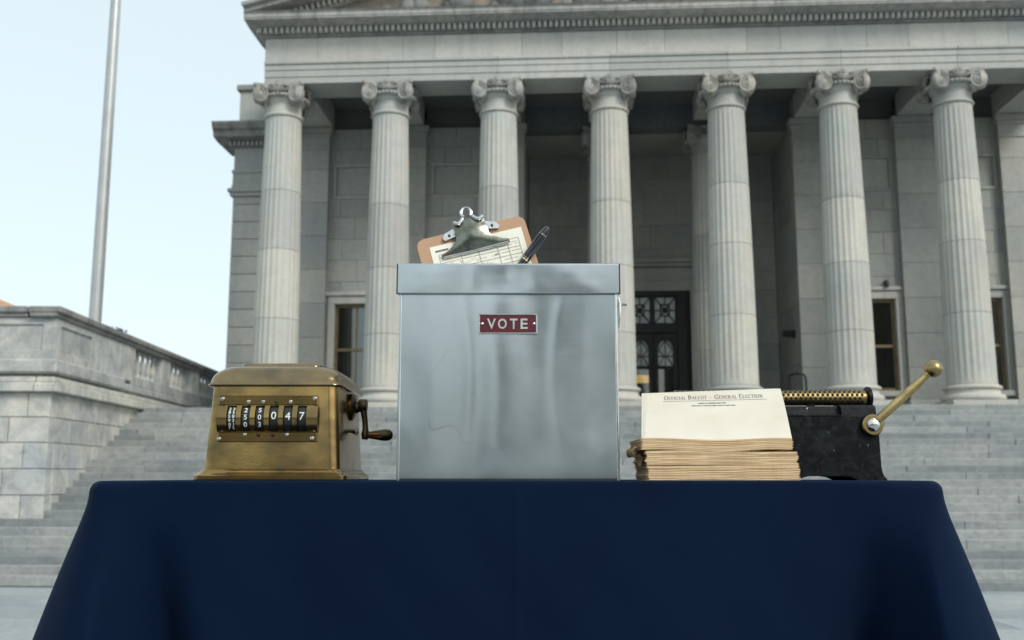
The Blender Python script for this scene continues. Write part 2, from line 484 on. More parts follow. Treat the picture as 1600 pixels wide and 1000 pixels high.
# ---- entablature
UL, UR = -6.85, 2*CX + 6.85
ent = empty('entablature', (0,0,0), 0, bld)
def run_blocks(name, z0, z1, v0, v1, w, parent=ent, u0=UL, u1=UR, mat=M_MARBLE, steps=None, off=0):
    u = u0; k = 0
    while u < u1 - .01:
        e = min(u1, u + w*random.uniform(.8, 1.2)) if not steps else min(u1, steps[k] if k < len(steps) else u1)
        if u1 - e < .5: e = u1
        mm = MB().cbox(.003, e-u-.003, 0, v1-v0, .003, z1-z0-.003, .006)
        mm.build(name, mat, parent, (u, v0 + random.uniform(-.003, .003), z0), smooth=False)
        u = e; k += 1
# architrave: three fasciae, one length per bay (joint over each column)
st = COLS[1:-1] + [UR]
u = UL
for k, e in enumerate(st):
    mm = MB(); a, b = .003, e-u-.003
    mm.cbox(a, b, .05, 1.16, 0, .19, .006)
    mm.cbox(a, b, .025, 1.14, .185, .385, .006)
    mm.cbox(a, b, 0, 1.12, .38, .545, .006)
    mm.cbox(a, b, -.045, 1.1, .54, .63, .012)
    mm.build('architrave_block', M_MARBLE, ent, (u, -.58, ZT), smooth=False)
    u = e
run_blocks('frieze_block', 13.24, 13.93, -.56, .5, 1.9, steps=[-5.35, -3.0, -2.1, .3, 1.4, 2.9, 4.2, 6.4, 7.3, 9.6, 10.7, 13.3, 14.2])
# side returns of the entablature and the inner backing
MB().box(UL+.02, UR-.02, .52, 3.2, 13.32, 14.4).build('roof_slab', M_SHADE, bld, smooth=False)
for s, uu in ((-1, UL), (1, UR)):
    MB().cbox(uu if s < 0 else uu-1.1, uu+1.1 if s < 0 else uu, .56, 3.2, ZT+.01, 13.94, .01).build('side_return', M_MARBLE, ent, smooth=False)
# bed moulding, dentils, corona, cyma
mm = MB().cbox(UL-.07, UR+.07, -.66, .5, 13.925, 13.99, .015)
mm.cbox(UL-.1, UR+.1, -.70, .5, 13.985, 14.16, .004)
mm.build('bed_moulding', M_CORNICE, ent, smooth=False)
mm = MB(); n = int((UR - UL + .3)/.155)
for i in range(n+1):
    x = UL - .15 + i*.155
    mm.box(x, x+.09, -.80, -.69, 14.0, 14.145)
for i in range(24):
    y = -.78 + i*.155
    mm.box(UL-.21, UL-.09, y, y+.09, 14.0, 14.145)
    mm.box(UR+.09, UR+.21, y, y+.09, 14.0, 14.145)
mm.build('dentil_course', M_MARBLE, ent, smooth=False, kind='stuff')
uu = UL-.42; k = 0
while uu < UR+.41:
    e = min(UR+.42, uu + random.uniform(1.7, 2.6))
    if UR+.42-e < .6: e = UR+.42
    mm = MB().prism([(-.80,14.16),(-1.22,14.20),(-1.22,14.24),(-1.24,14.25),(-1.24,14.36),(-1.30,14.40),(.5,14.40),(.5,14.16)], .004, e-uu-.004,
                    Matrix(((0,0,1,0),(1,0,0,0),(0,1,0,0),(0,0,0,1))))
    mm.build('corona_block', M_CORONA, ent, (uu, 0, 0), smooth=False)
    uu = e; k += 1
for s, ux in ((-1, UL), (1, UR)):
    MB().cbox(ux-.42 if s < 0 else ux-.2, ux+.2 if s < 0 else ux+.42, .5, 3.2, 14.17, 14.395, .02).build('corona_return', M_CORNICE, ent, smooth=False)
# pediment: tympanum, raking cornice with dentils
ped = empty('pediment', (0,0,0), 0, bld)
half = UR + .42 - CX; rise = half*math.tan(R(14.5))
MB().prism([(-half+.4,14.40),(half-.4,14.40),(0,14.40+rise-.1)], -.45, .4, frame_m((CX,0,0),(1,0,0),(0,0,1),(0,1,0))).build('tympanum', M_TYMP, ped, smooth=False)
# carved figures low in the tympanum read as rough relief
rel = MB()
for k in range(46):
    x = random.uniform(-half*.72, half*.72); hmax = (half - abs(x))*math.tan(R(14.5)) - .55
    if hmax < .25: continue
    hh = random.uniform(.25, 1)*min(hmax, 1.5)
    rel.sphere((CX+x, -.5, 14.45+hh*.5), hh*.5, 10, 7, 1.0, None)
rel.build('carved_relief', M_CORNICE, ped, kind='stuff')
for s in (-1, 1):
    L = half/math.cos(R(14.5))
    X = Vector((s*math.cos(R(14.5)), 0, math.sin(R(14.5)))) * 1.0
    # start at the eaves corner, run up to the apex
    start = Vector((CX - s*(-1)*0 , 0, 0))
    o = Vector((CX + (-half if s > 0 else half), 0, 14.405))
    Z = Vector((-X.z*s*s, 0, X.x)) if s > 0 else Vector((X.z*1.0, 0, -X.x))
    if Z.z < 0: Z = -Z
    F = Matrix(((X.x, 0, Z.x, o.x), (0, 1, 0, 0), (X.z, 0, Z.z, o.z), (0,0,0,1)))
    L0 = 0
    for q in range(7):
        a, b = q*L/7 + .004, (q+1)*L/7 - .004
        rb = MB().cbox(a, b, -1.36, .4, .13, .25, .02, F).cbox(a, b, -1.22, .4, .0, .135, .012, F)
        if q: rb.cbox(a, b, -.62, .4, -.2, .003, .01, F)
        rb.build('raking_cornice_block', M_CORONA, ped, smooth=False)
    dn = MB()
    for q in range(8, int(L/.16)): dn.box(q*.16, q*.16+.09, -.76, -.6, -.16, -.01, F)
    dn.build('raking_dentils', M_MARBLE, ped, smooth=False, kind='stuff')

# ---- portico ceiling, beams
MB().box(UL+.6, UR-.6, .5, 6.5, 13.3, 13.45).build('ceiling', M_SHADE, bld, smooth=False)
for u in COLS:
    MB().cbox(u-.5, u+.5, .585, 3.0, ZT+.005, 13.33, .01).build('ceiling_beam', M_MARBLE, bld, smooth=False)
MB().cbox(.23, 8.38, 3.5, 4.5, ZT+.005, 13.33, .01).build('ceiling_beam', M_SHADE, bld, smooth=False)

# ---- back wall of the portico
ZS = [3.6, 4.3, 4.99, 5.68, 6.37, 7.07, 7.75, 8.43, 9.1, 9.78, 10.45, 11.4, 12.0, 12.62]
VW = 3.25
def bay_wall(u0, u1, uc):
    w = empty('wall', (0,0,0), 0, bld)
    ops = [(uc-.66, uc+.66, 4.3, 7.07), (uc-.7, uc+.7, 10.45, 11.4)]
    masonry(w, M_WALL, u0, u1, ZS, VW, 1.15, .14, ops)
    mk = MB()
    for (a, b, z0, z1) in ((u0, uc-.7, 3.6, 13.3), (uc+.7, u1, 3.6, 13.3), (uc-.7, uc+.7, 3.6, 4.3), (uc-.7, uc+.7, 7.07, 13.3)):
        mk.box(a, b, VW+.13, VW+.5, z0, z1)
    mk.build('wall_core', M_JOINT, w, smooth=False)
    # sunk panel above the window
    MB().box(uc-.7, uc+.7, VW+.055, VW+.12, 10.45, 11.4).build('sunk_panel', M_WALL, w, smooth=False)
    fr = MB()
    for a, b, z0, z1 in ((uc-.80,uc+.80,11.385,11.47),(uc-.80,uc+.80,10.36,10.455),(uc-.80,uc-.70,10.45,11.39),(uc+.70,uc+.80,10.45,11.39)):
        fr.cbox(a, b, VW-.035, VW+.05, z0, z1, .012)
    fr.build('panel_moulding', M_WALL, w, smooth=False)
    # window
    win = empty('window', (uc, VW, 0), 0, bld)
    su = MB()
    su.cbox(-.86,.86,-.07,.2,7.06,7.30,.015).cbox(-.95,.95,-.14,.2,7.30,7.42,.02)
    su.cbox(-.86,-.655,-.07,.2,4.32,7.065,.015).cbox(.655,.86,-.07,.2,4.32,7.065,.015)
    su.build('stone_surround', M_MARBLE, win, smooth=False)
    MB().cbox(-.98,.98,-.16,.2,4.16,4.325,.02).build('sill', M_MARBLE, win, smooth=False)
    f = MB()
    f.cbox(-.65,-.57,.10,.22,4.33,7.05,.008).cbox(.57,.65,.10,.22,4.33,7.05,.008).cbox(-.572,.572,.10,.22,6.97,7.05,.008).cbox(-.572,.572,.10,.22,4.33,4.42,.008)
    f.cbox(-.572,.572,.11,.2,5.62,5.71,.008).cbox(-.03,.03,.13,.19,4.42,6.97,.006)
    f.build('frame', M_BRONZE, win, smooth=False)
    for a in (-.57, .03):
        for z0, z1 in ((4.42,5.62),(5.71,6.97)):
            MB().box(a, a+.54, .155, .165, z0, z1).build('pane', M_GLASS, win, smooth=False)
    MB().box(-.72,.72,.5,2.2,4.0,7.3).build('interior', M_DIM, win, smooth=False).scale = (1,1,1)
    return win
bays = [(-5.89, -4.0, -4.945), (-2.86, -.94, -1.9), (9.54, 11.49, 10.515), (12.63, 14.55, 13.59)]
wins = [bay_wall(*b) for b in bays]
for w, (a, b) in zip(wins, ((-.16,.5), (-.5,.2), (-.55,-.12), (-.5,-.1))):
    MB().grid(lambda s, t: (a + (b-a)*s, .215 + .008*math.sin(s*30), 4.4 + 2.6*t), 24, 2).build('pale_reflection', M_SKYSHEET, w)  # added pale sheet giving the window panes their sky reflection
# pilasters answering each column
def respond(u, hw=.57):
    p = empty('pilaster', (0,0,0), 0, bld)
    masonry(p, M_WALL, u-hw, u+hw, [4.05, 5.0, 6.0, 7.05, 8.1, 9.15, 10.2, 11.25, 11.9], 3.0, 2.4, .3, jit=.003)
    MB().cbox(u-hw-.08, u+hw+.08, 2.92, 3.3, 3.6, 3.82, .015).cbox(u-hw-.04, u+hw+.04, 2.96, 3.3, 3.82, 4.05, .03).build('base', M_MARBLE, p, smooth=False)
    MB().cbox(u-hw-.03, u+hw+.03, 2.97, 3.3, 11.9, 11.98, .01).cbox(u-hw, u+hw, 3.0, 3.3, 11.98, 12.3, .004).cbox(u-hw-.04, u+hw+.04, 2.95, 3.3, 12.3, 12.42, .02).cbox(u-hw-.09, u+hw+.09, 2.90, 3.3, 12.42, 12.605, .02).build('capital', M_WALL, p, smooth=False)
for i in (0, 1, 2, 5, 6, 7): respond(COLS[i])

# ---- entrance recess
VD = 6.4
side = empty('wall', (0,0,0), 0, bld)
zsr = [3.6, 4.3, 5.2, 6.1, 7.0, 7.9, 8.8, 9.7, 10.6, 11.5, 12.4, 13.3]
masonry(side, M_WALL, 3.31, VD, zsr, 8.40, 1.4, .14, axis='y', sign=-1)
MB().box(8.53, 9.5, 3.4, 7.0, 3.6, 13.3).build('wall_core', M_JOINT, side, smooth=False)
side = empty('wall', (0,0,0), 0, bld)
masonry(side, M_WALL, 3.31, VD, zsr, .21, 1.4, .14, axis='y', sign=1)
MB().box(-.9, .08, 3.4, 7.0, 3.6, 13.3).build('wall_core', M_JOINT, side, smooth=False)
dw = empty('wall', (0,0,0), 0, bld)
zsd = [3.6, 4.45, 5.3, 6.15, 7.0, 7.95, 8.6, 9.4, 10.2, 11.0, 11.8, 12.6, 13.3]
masonry(dw, M_WALL, .22, 8.39, zsd, VD, 1.6, .14, [(CX-1.3, CX+1.3, 3.6, 7.95)])
mk = MB()
for a, b, z0, z1 in ((.1,CX-1.3,3.6,13.3),(CX+1.3,8.5,3.6,13.3),(CX-1.3,CX+1.3,7.95,13.3)): mk.box(a,b,VD+.13,VD+.4,z0,z1)
mk.build('wall_core', M_JOINT, dw, smooth=False)
door = empty('entrance_door', (CX, VD, 0), 0, bld)
su = MB().cbox(-1.62,-1.24,-.10,.2,3.6,7.95,.015).cbox(1.24,1.62,-.10,.2,3.6,7.95,.015).cbox(-1.62,1.62,-.10,.2,7.94,8.3,.015)
su.cbox(-1.55,1.55,-.05,.2,8.30,8.75,.01).cbox(-1.75,1.75,-.22,.2,8.75,8.87,.02).cbox(-1.85,1.85,-.32,.2,8.865,9.02,.03)
su.build('stone_surround', M_WALL, door, smooth=False)
fr = MB()
fr.cbox(-1.235,-.80,.02,.25,3.6,7.93,.01).cbox(.80,1.235,.02,.25,3.6,7.93,.01).cbox(-.805,.805,.02,.25,7.80,7.93,.01)
fr.cbox(-.805,.805,.0,.25,6.55,6.84,.01).cbox(-.035,.035,.04,.2,6.84,7.80,.006)
fr.cbox(-1.16,-1.12,-.01,.03,3.7,7.8,.006).cbox(1.12,1.16,-.01,.03,3.7,7.8,.006)
fr.build('frame', M_DARKDOOR, door, smooth=False)
for a, b in ((-.80,-.035),(.035,.80)):                     # transom lights with diagonal grilles
    tp = MB().box(a+.02, b-.02, .14, .15, 6.86, 7.79).build('pane', M_SKYPANE, door, smooth=False)
    g = MB(); c = ((a+b)/2, 7.32); hw, hh = (b-a)/2-.04, .44
    for (p, q) in (((-1,-1),(1,1)),((-1,1),(1,-1)),((-.42,-.42),(.42,-.42)),((.42,-.42),(.42,.42)),((.42,.42),(-.42,.42)),((-.42,.42),(-.42,-.42)),((-1,0),(-.42,0)),((.42,0),(1,0)),((0,.42),(0,1)),((0,-1),(0,-.42))):
        g.tube([(c[0]+p[0]*hw, .11, c[1]+p[1]*hh), (c[0]+q[0]*hw, .11, c[1]+q[1]*hh)], .020, 6)
    g.lathe([(.02,0),(.10,.01),(.10,.03),(.02,.04)], 12, T((c[0],.13,c[1])) @ AX_YN)
    for x0, x1, z0, z1 in ((a,a+.05,6.84,7.80),(b-.05,b,6.84,7.80),(a+.05,b-.05,6.84,6.89),(a+.05,b-.05,7.75,7.80)): g.box(x0,x1,.09,.2,z0,z1)
    g.build('grille', M_DARKDOOR, tp)
for a, b in ((-.80,-.004),(.004,.80)):                     # two door leaves, each with an arched glass light
    leaf = empty('door_leaf', (0,0,0), 0, door)
    l_ = MB(); c = (a+b)/2; hw = .25
    l_.cbox(a,c-hw,.06,.16,3.62,6.55,.006).cbox(c+hw,b,.06,.16,3.62,6.55,.006).cbox(c-hw,c+hw,.06,.16,3.62,4.55,.006)
    l_.cbox(c-hw,c+hw,.06,.16,6.32,6.55,.006).cbox(c-hw,c+hw,.07,.15,5.36,5.46,.006)
    l_.cbox(c-hw+.06,c+hw-.06,.045,.065,3.75,4.4,.006)
    l_.build('panel', M_DARKDOOR, leaf, smooth=False)
    MB().box(c-hw,c+hw,.12,.128,5.46,6.32).build('pane', M_SKYPANE, leaf, smooth=False)
    MB().box(c-hw,c+hw,.12,.128,4.55,5.36).build('pane', M_GLASS, leaf, smooth=False)
    MB().tube([(c+(.30 if a < 0 else -.30),.03,4.5),(c+(.30 if a < 0 else -.30),.0,4.6),(c+(.30 if a < 0 else -.30),.0,4.95),(c+(.30 if a < 0 else -.30),.03,5.05)], .018, 8).build('handle', M_BRONZE, leaf)
    g = MB()
    for sgn in (-1, 1):
        g.tube([(c+sgn*hw*.98,.1,5.46),(c+sgn*hw*.15,.1,5.78),(c+sgn*hw*.9,.1,6.0),(c,.1,6.3)], .017, 6)
        g.prism([(sgn*hw,6.32),(sgn*hw,6.02),(sgn*hw*.85,6.16),(sgn*hw*.6,6.25),(sgn*hw*.3,6.30),(0,6.32)][::sgn], .07, .115, frame_m((c,0,0),(1,0,0),(0,0,1),(0,1,0)))
    g.tube([(c-hw,.1,5.78),(c+hw,.1,5.78)], .014, 6)
    g.tube([(c,.1,5.46),(c,.1,6.3)], .014, 6)
    g.build('grille', M_DARKDOOR, leaf)
MB().box(-1.4,1.4,2.4,2.5,3.6,8).build('interior', M_DIM, door, smooth=False)
lamp = empty('glowing_lamp', (0,0,0)); lamp.parent = None
lo = Matrix.Translation((0, D0, 0)) @ Matrix.Rotation(-ALPHA, 4, 'Z')
lamp.location = lo @ Vector((3.91, VD+.75, 4.98)); lamp.rotation_euler = (0,0,-ALPHA)
tag(lamp, 'glowing amber lamp behind the glass of the entrance door', 'lamp')
MB().cbox(-.28,.28,-.05,.05,-.02,.24,.03).build('shade', M_AMBER, lamp, smooth=False)
MB().cbox(-.05,.05,-.04,.04,-1.38,-.02,.005).cbox(-.18,.18,-.1,.1,-1.38,-1.34,.01).cbox(-.31,.31,-.06,.06,.24,.27,.008).build('stand', M_BRONZE, lamp, smooth=False)

# ---- main block with the corner pavilion to the left of the portico
body = MB()
body.box(-8.82, 20, 3.95, 7.0, 0, 12.6) if False else None
body.box(-8.80, -6.0, 3.42, 22, 0, 12.6); body.box(14.6, 26, 3.42, 22, 0, 12.6); body.box(-6.0, 14.6, 9.0, 22, 0, 12.6)
body.box(-8.70, 26, 4.2, 22, 12.6, 14.1)
body.build('main_block', M_WALL, bld, smooth=False)
pav = empty('corner_pavilion', (0,0,0), 0, bld)
masonry(pav, M_CORNICE if False else M_WALL, -8.86, -7.93, [2.5,3.05,3.6,4.15,4.7,5.25,5.8,6.35,6.9,7.45,8.0,8.55,9.1,9.65,10.2,10.45], 3.08, .62, .36, j=.007, b=.012)
masonry(pav, M_WALL, -7.93, -7.03, ZS, 3.28, 1.2, .15)
MB().cbox(-8.94,-7.0,3.0,3.5,10.45,10.58,.02).cbox(-9.0,-7.0,2.94,3.5,10.575,10.70,.02).cbox(-8.9,-7.0,3.03,3.5,10.695,10.82,.01).build('impost_moulding', M_WALL, pav, smooth=False)
MB().cbox(-8.88,-7.0,3.05,3.5,10.815,11.2,.008).cbox(-8.91,-7.0,3.02,3.5,11.2,11.3,.01).build('architrave_block', M_WALL, pav, smooth=False)
MB().cbox(-8.86,-7.0,3.07,3.5,11.3,12.02,.008).build('frieze_block', M_WALL, pav, smooth=False)
mm = MB()
for i in range(14): mm.box(-9.0+i*.14, -9.0+i*.14+.08, 2.9, 3.02, 12.06, 12.19)
mm.build('dentil_course', M_WALL, pav, smooth=False, kind='stuff')
MB().cbox(-8.93,-7.0,3.0,3.6,12.02,12.2,.008).build('bed_moulding', M_CORNICE, pav, smooth=False)
MB().prism([(3.0,12.2),(2.62,12.25),(2.58,12.42),(2.5,12.47),(2.42,12.62),(2.42,12.68),(4.4,12.72),(4.4,12.2)], -9.4, -6.9, Matrix(((0,0,1,0),(1,0,0,0),(0,1,0,0),(0,0,0,1)))).build('cornice', M_CORNICE, pav, smooth=False)
MB().box(-9.36,-8.6,3.3,22,12.22,12.66).build('cornice_return', M_CORNICE, pav, smooth=False)
MB().cbox(-8.82,-6.9,3.25,4.4,12.7,13.95,.01).build('attic_block', M_WALL, pav, smooth=False)
MB().cbox(-8.92,-6.9,3.15,4.5,13.95,14.15,.03).build('attic_coping', M_CORNICE, pav, smooth=False)

# ================================================================== STAIRS
stair = empty('staircase', (0, D0, 0), -ALPHA)
tag(stair, 'broad grey stone staircase rising to the columns', 'staircase')
RISE, TREAD, NST, V0 = .15, .33, 24, 17.4 - D0
for k in range(1, NST+1):
    stp = empty('step', (0,0,0), 0, stair)
    v = V0 + (k-1)*TREAD
    u = -18.5 if k <= 5 else (-10.0 if k == 6 else -11.2)
    dep = TREAD + .12 if k < NST else (-1.2 - v)
    u1 = 17.5
    while u < u1 - .1:
        w = random.uniform(2.2, 3.6)
        e = u1 if u1 - (u+w) < 1 else u + w
        mm = MB().cbox(.004, e-u-.004, 0, dep, 0, RISE + (.1 if k > 1 else .02), .011)
        mm.build('step_stone', M_STEP, stp, (u, v + random.uniform(-.010,.010), (k-1)*RISE - (.1 if k > 1 else .02) + random.uniform(-.004,.004)), smooth=False)
        u = e

# ================================================================== LEFT CHEEK WALL WITH BALUSTRADE (local x right, y back, corner at the origin)
ck = empty('balustrade_wall', (-9.30, 20.15, 0), R(2.3))
tag(ck, 'weathered stone stair wall with balusters at the left of the steps', 'wall')
cw = empty('wall_body', (0,0,0), 0, ck)
zc = [.5, .98, 1.5, 2.02, 2.54, 3.05, 3.55]
masonry(cw, M_CHEEK, -7.0, 0, zc, 0, .75, .3, j=.006, b=.012, jit=.008)
masonry(cw, M_CHEEK, .305, 13.5, zc, 0, .8, .3, axis='y', sign=1, j=.006, b=.012, jit=.008)
MB().box(-7.0,-.05,.06,13.5,0,3.56).build('wall_core', M_JOINT, cw, smooth=False)
# ledge below the parapet
lg = empty('ledge', (0,0,0), 0, ck)
y = -.16
for q, L in enumerate((2.4, 2.1, 2.6, 2.2, 2.3, 2.4)):
    MB().cbox(-.30,.16, max(y,-.16)+.004, y+L-.004, 3.55, 3.74, .02).cbox(-.30,.08, max(y,-.08)+.004, y+L-.004, 3.735, 3.86, .03).build('ledge_stone', M_CHEEK, lg, smooth=False)
    y += L
x = -.31
for q in range(3):
    MB().cbox(x-2.2, x, -.16, .3, 3.55, 3.74, .02).cbox(x-2.2, x, -.08, .3, 3.735, 3.86, .03).build('ledge_stone', M_CHEEK, lg, smooth=False)
    x -= 2.206
MB().box(-7,-.02,.05,13.5,3.6,4.03).build('shadow_course', M_CORNICE, lg, smooth=False)  # dark strip standing in for the shadow line under the parapet base
# parapet: pedestal at the corner with sunk panels
pd = empty('pedestal', (0,0,0), 0, ck)
MB().cbox(-5.5,.10,-.10,4.0,3.93,4.22,.04).build('pedestal_base', M_CHEEK, pd, smooth=False)
MB().cbox(-5.5,-.04,.04,4.9,4.2,5.08,.006).build('die', M_CHEEK, pd, smooth=False)
fr = MB()
for (a, b, z0, z1) in ((-.26,0,4.22,5.08),(-2.6,-2.3,4.22,5.08),(-2.3,-.26,4.93,5.08),(-2.3,-.26,4.22,4.40),(-5.5,-2.6,4.22,5.08)):
    fr.cbox(a, b, 0, .05, z0, z1, .008)
fr.build('panel_frame', M_CHEEK, pd, smooth=False)
fr = MB()
for (a, b, z0, z1) in ((.052,.28,4.22,5.08),(2.0,2.35,4.22,5.08),(.28,2.0,4.93,5.08),(.28,2.0,4.22,4.40),(2.35,4.7,4.22,5.08)):
    fr.cbox(-.045, 0, a, b, z0, z1, .008)
fr.build('panel_frame', M_CHEEK, pd, smooth=False)
# balustrade bays
bprof = [(.09,0),(.09,.05),(.06,.07),(.05,.10),(.085,.2),(.095,.27),(.08,.36),(.05,.5),(.042,.58),(.06,.6),(.05,.63),(.085,.65),(.085,.69)]
ME_BAL = MB().lathe(bprof, 14).mesh('baluster', M_CHEEK)
bz = empty('balustrade', (0,0,0), 0, ck)
MB().cbox(-.42,.03,4.0,13.4,3.93,4.12,.03).cbox(-.4,0,4.75,13.4,4.115,4.36,.02).build('plinth_course', M_CHEEK, bz, smooth=False)
yy = 4.95
for nb in (5, 5, 5):
    for i in range(nb):
        obj('baluster', ME_BAL, bz, (-.2, yy + .28 + i*.42, 4.36))
    y1 = yy + .28 + (nb-1)*.42 + .28
    MB().cbox(-.36,-.02, y1, y1+.75, 4.355, 5.09, .01).build('pier', M_CHEEK, bz, smooth=False)
    yy = y1 + .75
MB().cbox(-.36,-.02, 4.72, 4.96, 4.355, 5.09, .01).build('pier', M_CHEEK, bz, smooth=False)
MB().cbox(-.36,-.02, yy, 13.4, 4.355, 5.09, .01).build('pier', M_CHEEK, bz, smooth=False)
# cap rail
cr = empty('cap_rail', (0,0,0), 0, ck)
y = -.12
for L in (2.3, 2.5, 2.2, 2.4, 2.3, 1.8):
    MB().cbox(-.5,.06, y+.004, y+L-.004, 5.08, 5.16, .015).cbox(-.55,.13, y+.004, y+L-.004, 5.155, 5.30, .03).build('cap_stone', M_CORNICE, cr, smooth=False)
    y += L
MB().cbox(-5.6,-.56, -.06, .5, 5.08, 5.16, .015).cbox(-5.6,-.56, -.12, .55, 5.155, 5.30, .03).build('cap_stone', M_CORNICE, cr, smooth=False)

# ================================================================== FLAGPOLE, SHRUB, FAR BUILDING, SMALL FITTINGS
fp = empty('flagpole', (-12.25, 29.0, 4.03))
tag(fp, 'tall bare metal flagpole rising behind the stone parapet', 'flagpole')
M_POLE = simple('pole_paint', (.40,.42,.42), .35, .35, .08, 2, 0)
MB().lathe([(.185,0),(.178,4),(.16,10),(.13,18),(.10,22)], 28).build('pole', M_POLE, fp)
MB().lathe([(.34,0),(.34,.05),(.25,.09),(.22,.3),(.19,.34)], 28).build('base_collar', M_POLE, fp)
MB().sphere((0,0,22.1), .16).build('finial', M_POLE, fp)

M_LEAF = simple('shrub_leaf', (.035,.06,.03), .6, 0, .5, 3, 0)
M_BARK = simple('bark', (.06,.045,.03), .9, 0, .3, 20)
sh = empty('shrub', (-10.90, 27.2, 3.74)); tag(sh, 'small dark shrub peeking over the parapet beside the flagpole', 'shrub')
MB().tube([(0,0,0),(.05,0,.6),(0,.03,1.2)], [.06,.045,.02], 8).build('trunk', M_BARK, sh)
cr_ = MB()
for k in range(500):
    a = random.uniform(0, 6.28); z = random.uniform(.7, 2.12); r = .42*math.sqrt(random.random())*(1 - .5*((z-1.2)/.95)**2)
    c = Vector((r*math.cos(a), r*math.sin(a), z)); d = Vector((random.uniform(-1,1), random.uniform(-1,1), random.uniform(-.3,1))).normalized()
    s = d.cross(Vector((.3,.5,.8))).normalized()*.035
    cr_.add([c, c+d*.06+s, c+d*.13, c+d*.06-s], [(0,1,2,3)])
cr_.build('crown', M_LEAF, sh, smooth=False)

M_BRICK = simple('tan_brick', (.42,.27,.15), .85, 0, .2, 2)
M_TILE = simple('roof_tile', (.46,.25,.12), .8, 0, .3, 3)
fb = empty('distant_building', (-35.2, 66, -.05)); tag(fb, 'tan roofed building far off above the left parapet', 'building')
MB().box(-16,2.4,0,14,0,12.4).build('wall', M_BRICK, fb, smooth=False)
MB().add([(-17,-.8,12.4),(2.9,-.8,12.4),(2.9,14.8,12.4),(-17,14.8,12.4),(-12,6,15.2),(-3.5,6,15.2)], [(0,1,5,4),(1,2,5),(2,3,4,5),(3,0,4),(3,2,1,0)]).build('roof', M_TILE, fb, smooth=False)
MB().cbox(-17.1,3.0,-.9,14.9,12.1,12.42,.03).build('eaves', M_BRICK, fb, smooth=False)
MB().cbox(1.3,2.5,.5,1.8,12.4,13.15,.03).build('chimney', M_BRICK, fb, smooth=False)
ME_FW = MB().box(-.6,.6,-.03,.02,0,1.8).mesh('window', M_DARKDOOR, False)
for i in range(6):
    for zz in (2, 5.5, 9): obj('window', ME_FW, fb, (-14.5+i*2.9, 0, zz))

def on_bld(u, v, z): return lo @ Vector((u, v, z))
hr = empty('handrail', on_bld(8.0, 2.45, ZF), -ALPHA); tag(hr, 'black pipe handrail beside the entrance pier', 'handrail')
pts = [(.28,0,0),(.28,0,1.0),(.26,0,1.11),(.2,0,1.17),(.1,0,1.18)] + [(-.0,.2,1.18),(-.05,.6,1.18)]
MB().tube(pts, .032, 10).build('rail', M_BLACK, hr)
MB().tube([(-.05,.6,1.18),(-.05,.6,0)], .032, 10).build('post', M_BLACK, hr)
wlamp = empty('wall_fixture', on_bld(8.395, 4.1, 6.05), -ALPHA); tag(wlamp, 'small black fixture on the entrance side wall above the handrail', 'wall light')
MB().cbox(-.06,.0,-.1,.1,-.02,.22,.01).build('bracket', M_BLACK, wlamp, smooth=False)
MB().cbox(-.36,-.05,-.11,.11,.02,.2,.02).build('head', M_BLACK, wlamp, smooth=False)
sc_ = empty('security_camera', on_bld(10.9, VW-.01, 7.52), -ALPHA); tag(sc_, 'tiny dark security camera on the wall above the right window', 'camera')
MB().cbox(-.03,.03,-.16,.02,.02,.08,.005).build('bracket', M_BLACK, sc_, smooth=False)
MB().lathe([(.02,-.1),(.07,-.09),(.075,.05),(.05,.09),(.01,.1)], 14, T((0,-.16,-.03))).build('housing', M_BLACK, sc_)

# ================================================================== TABLE AND CLOTH
TZ = 1.8685                      # top of the cloth
TCX, TCY, THW, THD = .006, 1.71, .611, .29
M_TBL = simple('table_plastic', (.5,.5,.48), .6, 0, .1, 30)
tb = empty('folding_table', (TCX, TCY, 1.1)); tag(tb, 'table hidden under the navy cloth', 'table')
MB().prism([(.03*0 + x, y) for x, y in [(sx*(THW-.055)+.045*math.cos(R(a)), sy*(THD-.055)+.045*math.sin(R(a))) for sx, sy, a0 in ((1,-1,-90),(1,1,0),(-1,1,90),(-1,-1,180)) for a in range(a0, a0+91, 15)]], .735, TZ-1.1-.006).build('tabletop', M_TBL, tb)
for sx in (-1,1):
    for sy in (-1,1):
        MB().tube([(sx*.52,sy*.23,0),(sx*.5,sy*.22,.73)], .014, 10).build('leg', M_BLACK, tb)
def cloth_mat():
    t = NT('navy_cloth'); pos = t.coord()
    n = t.noise(pos, 5, 4, .6); f = t.noise(pos, 900, 2, .5)
    c = t.mix(t.ramp(n, [(.3,0),(.7,1)]), (.0008,.0056,.0195), (.0013,.0082,.0275))
    c = t.mix(.35, c, t.mix(f, (.0005,.0038,.014), (.002,.0115,.036)))
    wv = t.new('ShaderNodeTexWave'); wv.inputs['Scale'].default_value = 420; wv.wave_type = 'BANDS'; wv.bands_direction = 'DIAGONAL'
    t.link(pos, wv.inputs['Vector'])
    t.bump(t.mix(.5, wv.outputs['Color'], f), .25, .0006)
    return t.set(Base_Color=c, Roughness=.8, Sheen_Weight=.06, Sheen_Roughness=.4, Sheen_Tint=(.25,.45,.85), Specular_IOR_Level=.07)
M_CLOTH = cloth_mat()
